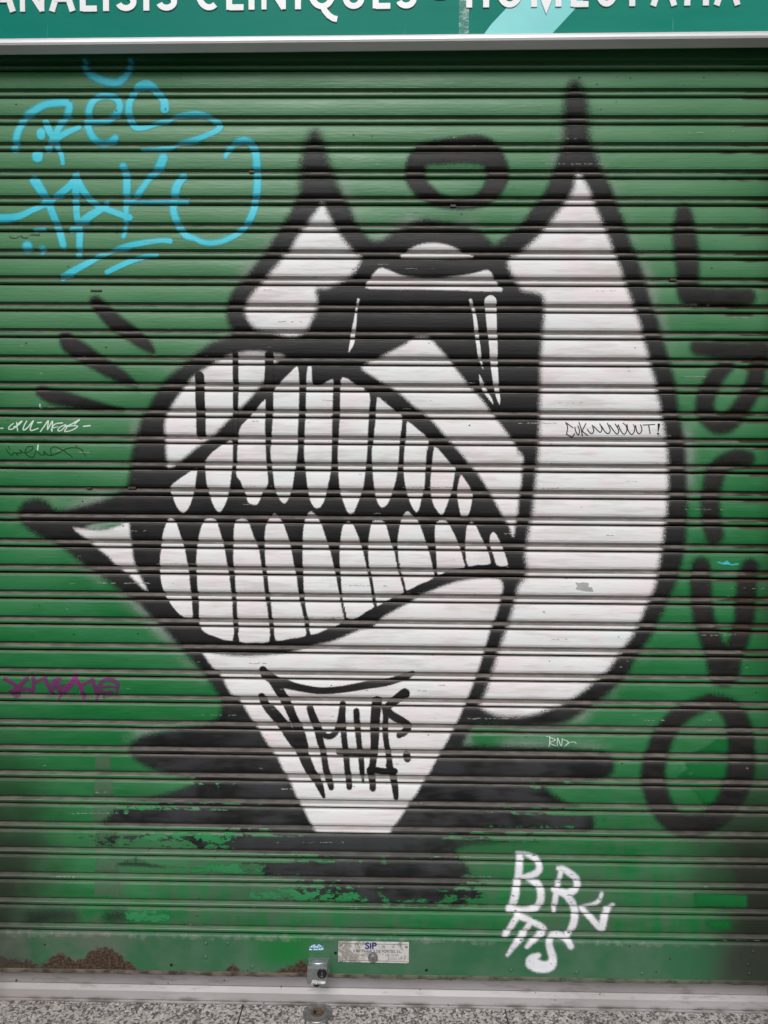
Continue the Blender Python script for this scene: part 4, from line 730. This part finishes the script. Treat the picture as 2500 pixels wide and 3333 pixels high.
for k_, (pts, so) in enumerate(((tK([(260, 1385), (470, 1350), (640, 1370), (650, 1450), (400, 1465), (250, 1460)]), 26), (tK([(920, 1385), (1060, 1360), (1070, 1440), (930, 1450)]), 26), (tK([(1010, 965), (1180, 905), (1300, 965), (1659, 995), (1300, 985), (1100, 975)]), 6))):
    Paint(*bounds(pts), 0.004).poly(pts, so, 2).build('black_smudge', PSMUDGE, shutter, 2)
P = Paint(300, 400, 2440, 2900)
for a0, a1, y0, y1 in ((830, 950, 30, 150), (815, 970, 240, 375), (808, 1000, 470, 595), (830, 1010, 690, 815), (830, 1020, 920, 1035), (820, 1035, 1110, 1255)):
    P.poly(tK([(a0, y0), (a1, y0), (a1+8, y1), (a0-6, y1)]), 4, 1)
P.build('scrubbed_patch', PGREYG, shutter, 1, label='pale scrubbed vertical stripe across the lower left slats')

# --- wear: short horizontal scratches where the slats rub on the roll, and specks of dirt
for nm, mat, seed, cnt, lmax in (('scratches', PSCR, 5, 170, 60), ('dirt_specks', PSPOT, 8, 260, 9)):
    r = np.random.default_rng(seed); p = Paint(0, 2500, 230, 3060, 0.003, 18)
    for i in range(cnt):
        k = r.integers(0, NS); x = r.uniform(0, 2490); L_ = r.exponential(lmax)+2
        yk = 228+(2.2*-x/2500)+k*85+(k/33.0)*x/2500*42
        if nm == 'scratches': y = yk+r.choice([50, 53, 74, 76, 33])+r.normal(0, 1.2); h = r.uniform(0.5, 1.3)
        else: y = yk+r.uniform(12, 52); h = r.uniform(0.7, 2.0); L_ = r.uniform(0.5, 4)
        n_ = max(1, int(L_/14))
        for a_ in range(n_):
            if r.random() < 0.7: p.stroke([(x+a_*14, y+r.normal(0, 0.5)), (x+a_*14+min(L_, r.uniform(5, 14)), y+r.normal(0, 0.8))], h, 1.3)
    o = p.build(nm, mat, shutter, 5); o['kind'] = 'stuff'
# chips and snagged bits of metal
for pts, mat in ((tE([(78, 165), (90, 190), (130, 200), (185, 175), (200, 192), (240, 195), (270, 165), (345, 168), (345, 180), (270, 174), (235, 203), (195, 200), (180, 183), (130, 207), (85, 196)]), PSPOT),):
    Paint(*bounds(pts), 0.002, 18).poly(pts, 1.2, 1).build('paint_chip', mat, shutter, 4)
for px, py, w_, h_ in ((314, 946, 37, 5), (1475, 671, 18, 8), (430, 1588, 26, 7), (290, 1589, 16, 6), (2190, 911, 22, 7), (820, 560, 18, 7)):
    (xa_, za_), (xb_, zb2) = [tuple(float(v) for v in plane(px+sg*w_/2, py-sg*h_/2)) for sg in (-1, 1)]
    box('metal_burr', xa_, xb_, -0.0035, 0.004, za_, zb2, MRAIL, shutter, 0.0008)

# ------------------------------------------------------------------ lettering helper
def text_mesh(name, body, size, mat, parent, x, y, z, bold=0.0, sx=1.0, align='LEFT'):
    cu = bpy.data.curves.new(name, 'FONT'); cu.body = body; cu.size = size; cu.align_x = align; cu.extrude = 0.00012; cu.offset = bold
    t = bpy.data.objects.new(name, cu); COL.objects.link(t)
    dg = bpy.context.evaluated_depsgraph_get(); me = bpy.data.meshes.new_from_object(t.evaluated_get(dg))
    bpy.data.objects.remove(t)
    me.transform(Matrix(((sx, 0, 0, x), (0, 0, -1, y), (0, 1, 0, z), (0, 0, 0, 1))))
    me.materials.clear(); me.materials.append(mat); me.name = name
    o = bpy.data.objects.new(name, me); COL.objects.link(o); o.parent = parent
    return o
P0 = lambda x, y, Y=0.0: tuple(float(v) for v in plane(x, y, Y))

# ------------------------------------------------------------------ maker's plate, lock and small stickers on the bar
x0, z1 = P0(1101, 3062); x1, z0_ = P0(1331, 3134)
plate = bm_obj('name_plate', box_bm(x0, x1, -0.003, -0.0002, z0_, z1, 0.0012), MPLATE, shutter)
plate['label'] = 'corroded metal maker plate with blue logo'
fr = []
for a0, a1, c0, c1 in ((x0+0.006, x1-0.006, z1-0.0075, z1-0.0063), (x0+0.012, x1-0.010, z0_+0.0058, z0_+0.0072)):
    box('plate_line', a0, a1, -0.0034, -0.0030, c0, c1, MTXT, plate)
text_mesh('logo', 'SiP', 0.029, MBLUE, plate, P0(1188, 3086)[0], -0.0034, P0(1188, 3086)[1], 0.0009, 1.05)
text_mesh('print', 'S INTEGRALS DE PORTES, S.L.', 0.0118, MTXT, plate, P0(1150, 3097)[0], -0.0034, P0(1150, 3097)[1], 0.0002, 0.98)
text_mesh('print', 'BARCELONA', 0.0105, MTXTL, plate, P0(1126, 3121)[0], -0.0034, P0(1126, 3121)[1], 0.0001, 1.0)
text_mesh('print', 'T 325 20 80', 0.0105, MTXTL, plate, P0(1243, 3110)[0], -0.0034, P0(1243, 3110)[1], 0.0001, 1.0)
text_mesh('print', '422 65 61', 0.0105, MTXTL, plate, P0(1262, 3122)[0], -0.0034, P0(1262, 3122)[1], 0.0001, 1.0)
cx, cz = P0(1214, 3113)
cyl = lathe('key_cylinder', [(0.0150, -0.001), (0.0148, 0.004), (0.0125, 0.0062), (0.0118, 0.011), (0.0100, 0.012)], 20, 'y', (cx, -0.003, cz), MSTEELD, plate, True)
for px, py in ((1112, 3073), (1323, 3080), (1112, 3126)):
    x, z = P0(px, py); lathe('screw_head', [(0.004, 0.0), (0.0038, 0.0014), (0.0015, 0.0018)], 10, 'y', (x, -0.0028, z), MSTEELD, plate, True)
box('keyway', cx-0.001, cx+0.001, -0.0156, -0.0148, cz-0.005, cz+0.003, MKEY, plate)

YL = -0.052
lx0, lz1 = P0(1000, 3149, YL); lx1, lz0 = P0(1065, 3206, YL)
lock = bm_obj('lock_box', box_bm(lx0, lx1, YL, -0.0003, lz0, lz1, 0.0022), MSTEEL, shutter); lock['label'] = 'square grey steel shutter lock over the bar edge'
lc = (lx0+lx1)/2
box('back_plate', lx0-0.002, lx1+0.003, -0.0045, -0.0002, lz0+0.004, P0(1030, 3115)[1], MSTEEL, lock, 0.0015)
bm = bmesh.new()                                         # the hump on top of the body
bmesh.ops.create_uvsphere(bm, u_segments=20, v_segments=10, radius=1.0)
for v in bm.verts: v.co = Vector((lc+v.co.x*0.026, -0.022+v.co.y*0.014, lz1-0.001+v.co.z*0.006))
bm_obj('body_hump', bm, MSTEEL, lock, True)
kx, kz = P0(1048.5, 3168, YL)
lathe('key_cylinder', [(0.0150, -0.002), (0.0150, 0.0030), (0.0138, 0.0042), (0.0100, 0.0044), (0.0092, 0.0030)], 24, 'y', (kx, YL, kz), MBLK, lock, True)
box('keyway', kx-0.0012, kx+0.0012, YL-0.0040, YL-0.0029, kz-0.004, kz+0.006, MSTEELD, lock)
bx_, bz_ = P0(1030.6, 3206, -0.036)
lathe('bolt', [(0.0006, -0.0165), (0.006, -0.0150), (0.0105, -0.0105), (0.0128, -0.006), (0.0135, 0.0), (0.0135, 0.012)], 20, 'z', (bx_, -0.034, lz0-0.001), MBLK, lock, True)
sxa, sza = P0(1013, 3204.5, YL); sxb, szb = P0(1061, 3192, YL)
lab = obj('paper_label', [(sxa, YL-0.0004, sza), (sxb-0.004, YL-0.0004, sza+0.003), (sxb, YL-0.0004, szb-0.003), (sxa+0.004, YL-0.0004, szb+0.002)], [(0, 1, 2, 3)], MPAPER, lock)
text_mesh('label_print', '667 831', 0.0075, MTXT, lock, sxa+0.003, YL-0.0008, sza+0.0012, 0.0002, 1.1)
text_mesh('label_print', 'CERRAJERIA', 0.0045, MTXTL, lock, sxa+0.004, YL-0.0008, szb-0.0035, 0.0001, 1.0)
a, b = P0(1006, 3093), P0(1054, 3074)
obj('sticker', [(a[0], -0.0005, a[1]), (b[0], -0.0005, a[1]+0.002), (b[0]-0.001, -0.0005, b[1]-0.006), (b[0]-0.014, -0.0005, b[1]), (a[0]+0.014, -0.0005, b[1]-0.001), (a[0]+0.001, -0.0005, b[1]-0.008)], [(0, 1, 2, 3, 4, 5)], MSTB, shutter)['label'] = 'torn blue and white sticker above the lock'

# ------------------------------------------------------------------ floor socket
gx, gy = ground_pt(1034, 3299)
fl = empty('floor_lock_plate', (gx, gy, 0)); tag(fl, 'round steel floor plate with rusty slot set in the granite paving', 'floor plate')
lathe('plate_disc', [(0.0455, 0.0003), (0.0450, 0.0030), (0.0420, 0.0046), (0.0220, 0.0048), (0.0200, 0.0030)], 40, 'z', (0, 0, 0), MSTEELD, fl, True)
lathe('socket_well', [(0.0195, 0.0031), (0.0190, 0.0052), (0.0165, 0.0054), (0.0150, 0.0034)], 28, 'z', (0, 0, 0), MRUSTY, fl, True)
box('slot', -0.004, 0.011, -0.005, 0.005, 0.0040, 0.0060, MRUSTY, fl, 0.0006)
box('slot_hole', -0.012, -0.0042, -0.006, 0.006, 0.0040, 0.0057, MKEY, fl)

# ------------------------------------------------------------------ shop sign
SY = -0.064                                              # face of the sign, in front of the shutter
(xa, za), (xb, zb_) = P0(0, 130, SY), P0(2500, 105.5, SY)
th = math.atan2(zb_-za, xb-xa); ox, oz = P0(1250, 122, SY)
sign = empty('shop_sign', (ox, SY, oz)); sign.rotation_euler = (0, -th, 0)
tag(sign, 'teal shop sign with white raised capitals over an aluminium edge strip', 'shop sign')
def sl(px, py):                                          # survey picture -> sign's own plane
    X, Z = P0(px, py, SY); dx, dz = X-ox, Z-oz
    return dx*math.cos(th)+dz*math.sin(th), -dx*math.sin(th)+dz*math.cos(th)
panel = box('sign_panel', -1.295, 1.250, 0.0, 0.075, 0.001, 0.52, MTEAL, sign, 0.001)
extrude_x('edge_strip', [(0.02, 0.004), (-0.006, 0.004), (-0.0105, 0.001), (-0.0130, -0.005), (-0.0132, -0.012), (-0.0112, -0.0180), (0.0060, -0.0285), (0.010, -0.0312), (0.014, -0.0312), (0.014, 0.0005), (0.02, 0.0005)], -1.296, 1.251, MALU, sign)
extrude_x('edge_strip', [(0.02, 0.521), (-0.010, 0.521), (-0.013, 0.535), (-0.006, 0.552), (0.02, 0.552)], -1.296, 1.251, MALU, sign)
# aqua band
q0, q1, q2, q3 = sl(1578, 118), sl(1792, 112), sl(1888, 12), sl(1660, 14)
c1 = sl(1600, 78); c2 = sl(1636, 40)
top = 0.30
def ext(p, q, z): t = (z-p[1])/(q[1]-p[1]); return (p[0]+(q[0]-p[0])*t, z)
band = [(q0[0]-0.004, 0.0045), c1, c2, q3, (q3[0]+0.12, q3[1]+0.10), (q3[0]+0.30, top), (q2[0]+0.33, top), ext(q1, q2, 0.20), q2, (q1[0]+0.003, 0.0045)]
n = len(band)
obj('aqua_band', [(x, -0.0006, z) for x, z in band]+[(x, -0.0002, z) for x, z in band], [tuple(range(n))]+[(i, (i+1) % n, n+(i+1) % n, n+i) for i in range(n)], MAQUA, sign)
a, b = sl(1494, 117), sl(1526, 0)
obj('tape_strip', [(a[0], -0.0010, a[1]), (b[0], -0.0010, a[1]), (b[0], -0.0010, 0.33), (a[0], -0.0010, 0.33)], [(0, 1, 2, 3)], MTAPE, sign)

def arc(cx, cy, rx, ry, a0, a1, n=14): return [(cx+rx*math.cos(math.radians(a0+(a1-a0)*i/n)), cy+ry*math.sin(math.radians(a0+(a1-a0)*i/n))) for i in range(n+1)]
def glyph(ch, w, h, t):
    """centre lines of a capital, w wide and h tall, stroke t"""
    k = t/2
    if ch == 'A': return [[(k, 0), (w/2, h)], [(w-k, 0), (w/2, h)], [(w*0.20, h*0.38), (w*0.80, h*0.38)]]
    if ch == 'N': return [[(k, 0), (k, h)], [(k*0.9, h-2), (w-k*0.9, 2)], [(w-k, 0), (w-k, h)]]
    if ch == 'L': return [[(k, 0), (k, h)], [(k, k*0.82), (w, k*0.82)]]
    if ch == 'I': return [[(w/2, 0), (w/2, h)]]
    if ch == 'E': return [[(k, 0), (k, h)], [(k, k*0.82), (w, k*0.82)], [(k, h/2), (w*0.9, h/2)], [(k, h-k*0.82), (w, h-k*0.82)]]
    if ch == 'H': return [[(k, 0), (k, h)], [(w-k, 0), (w-k, h)], [(k, h/2), (w-k, h/2)]]
    if ch == 'M': return [[(k, 0), (k, h)], [(k, h), (w/2, 4), (w-k, h)], [(w-k, 0), (w-k, h)]]
    if ch == 'T': return [[(w/2, 0), (w/2, h)], [(0, h-k*0.82), (w, h-k*0.82)]]
    if ch == 'U': return [[(k, h)]+arc(w/2, w/2-k*0.1, w/2-k, w/2-k, 180, 360)+[(w-k, h)]]
    if ch == 'P': return [[(k, 0), (k, h)], [(k, h-k), (w*0.5, h-k)]+arc(w*0.5, h*0.73, w*0.5-k, h*0.27-k, 90, -90)+[(k, h*0.46+k)]]
    if ch in 'OQ':
        g = [arc(w/2, h/2, w/2-k, h/2-k+1, 0, 360, 36)]
        if ch == 'Q': g.append([(w*0.52, k*1.2), (w*0.60, -h*0.05), (w*0.75, -h*0.20), (w*0.92, -h*0.29), (w*1.06, -h*0.315)])
        return g
    if ch == 'C': return [arc(w*0.54, h/2, w*0.54-k, h/2-k+1, 42, 308, 26)]
    if ch == 'S': return [arc(w/2, h*0.735, w/2-k, h*0.265-k+1, 20, 250, 16)[:-1]+arc(w/2, h*0.275, w/2-k, h*0.275-k+1, 78, -165, 18)]
    if ch == '-': return [[(0, h*0.36), (w, h*0.36)]]
    return []
def ribbon(bm, P, hw, y0, y1):
    P = [Vector(p) for p in P]; n = len(P); L, R = [], []
    closed = (P[0]-P[-1]).length < 1e-6
    for i in range(n):
        if closed: a = P[(i-1) % (n-1)]; b = P[(i+1) % (n-1)]
        else: a = P[max(i-1, 0)]; b = P[min(i+1, n-1)]
        d0 = (P[i]-a); d1 = (b-P[i])
        if d0.length < 1e-9: d0 = d1
        if d1.length < 1e-9: d1 = d0
        d0.normalize(); d1.normalize(); t = (d0+d1).normalized(); nrm = Vector((-t.y, t.x)); s_ = hw/max(0.35, nrm.dot(Vector((-d0.y, d0.x))))
        L.append(P[i]+nrm*s_); R.append(P[i]-nrm*s_)
    def vert(p, y): return bm.verts.new((p.x, y, p.y))
    rings = [(vert(L[i], y0), vert(R[i], y0), vert(R[i], y1), vert(L[i], y1)) for i in range(n)]
    for i in range(n-1):
        a, b = rings[i], rings[i+1]
        for j in range(4): bm.faces.new((a[j], a[(j+1) % 4], b[(j+1) % 4], b[j]))
    if not closed: bm.faces.new(rings[0]); bm.faces.new(rings[-1][::-1])
TXT = [('A', -34, 54), ('N', 66, 147), ('A', 160, 248), ('L', 261, 317), ('I', 336, 357), ('S', 377, 446), ('I', 467, 488), ('S', 509, 578), ('C', 639, 718), ('L', 737, 794), ('I', 809, 830), ('N', 851, 932), ('I', 960, 981), ('Q', 1004, 1093), ('U', 1116, 1187), ('E', 1213, 1271), ('S', 1288, 1356),
       ('-', 1415, 1450), ('H', 1517, 1592), ('O', 1616, 1701), ('M', 1728, 1827), ('E', 1856, 1915), ('O', 1937, 2010), ('P', 2047, 2110), ('A', 2115, 2204), ('T', 2202, 2270), ('I', 2286, 2307), ('A', 2321, 2410)]
for ch, a, b in TXT:
    base = 41.7-(a+b)/2*21.7/2365
    X0, Zb = sl(a, base); X1, _ = sl(b, base); w = X1-X0; u = w/(b-a)
    bm = bmesh.new()
    for i, st_ in enumerate(glyph(ch, (b-a), 104, 20 if ch != 'N' else 18)):
        ribbon(bm, [(X0+x*u, Zb+y*u) for x, y in st_], (10 if ch != 'N' else 8.5)*u, -0.0035-0.0003*i, -0.0003)
    bmesh.ops.recalc_face_normals(bm, faces=bm.faces)
    bmesh.ops.bevel(bm, geom=[e for e in bm.edges if e.is_manifold and e.calc_face_angle(0) > 0.6], offset=0.0008, segments=1, affect='EDGES')
    bm_obj('letter', bm, MLET, sign)

S.render.engine = 'CYCLES'
S.cycles.transparent_max_bounces = 12
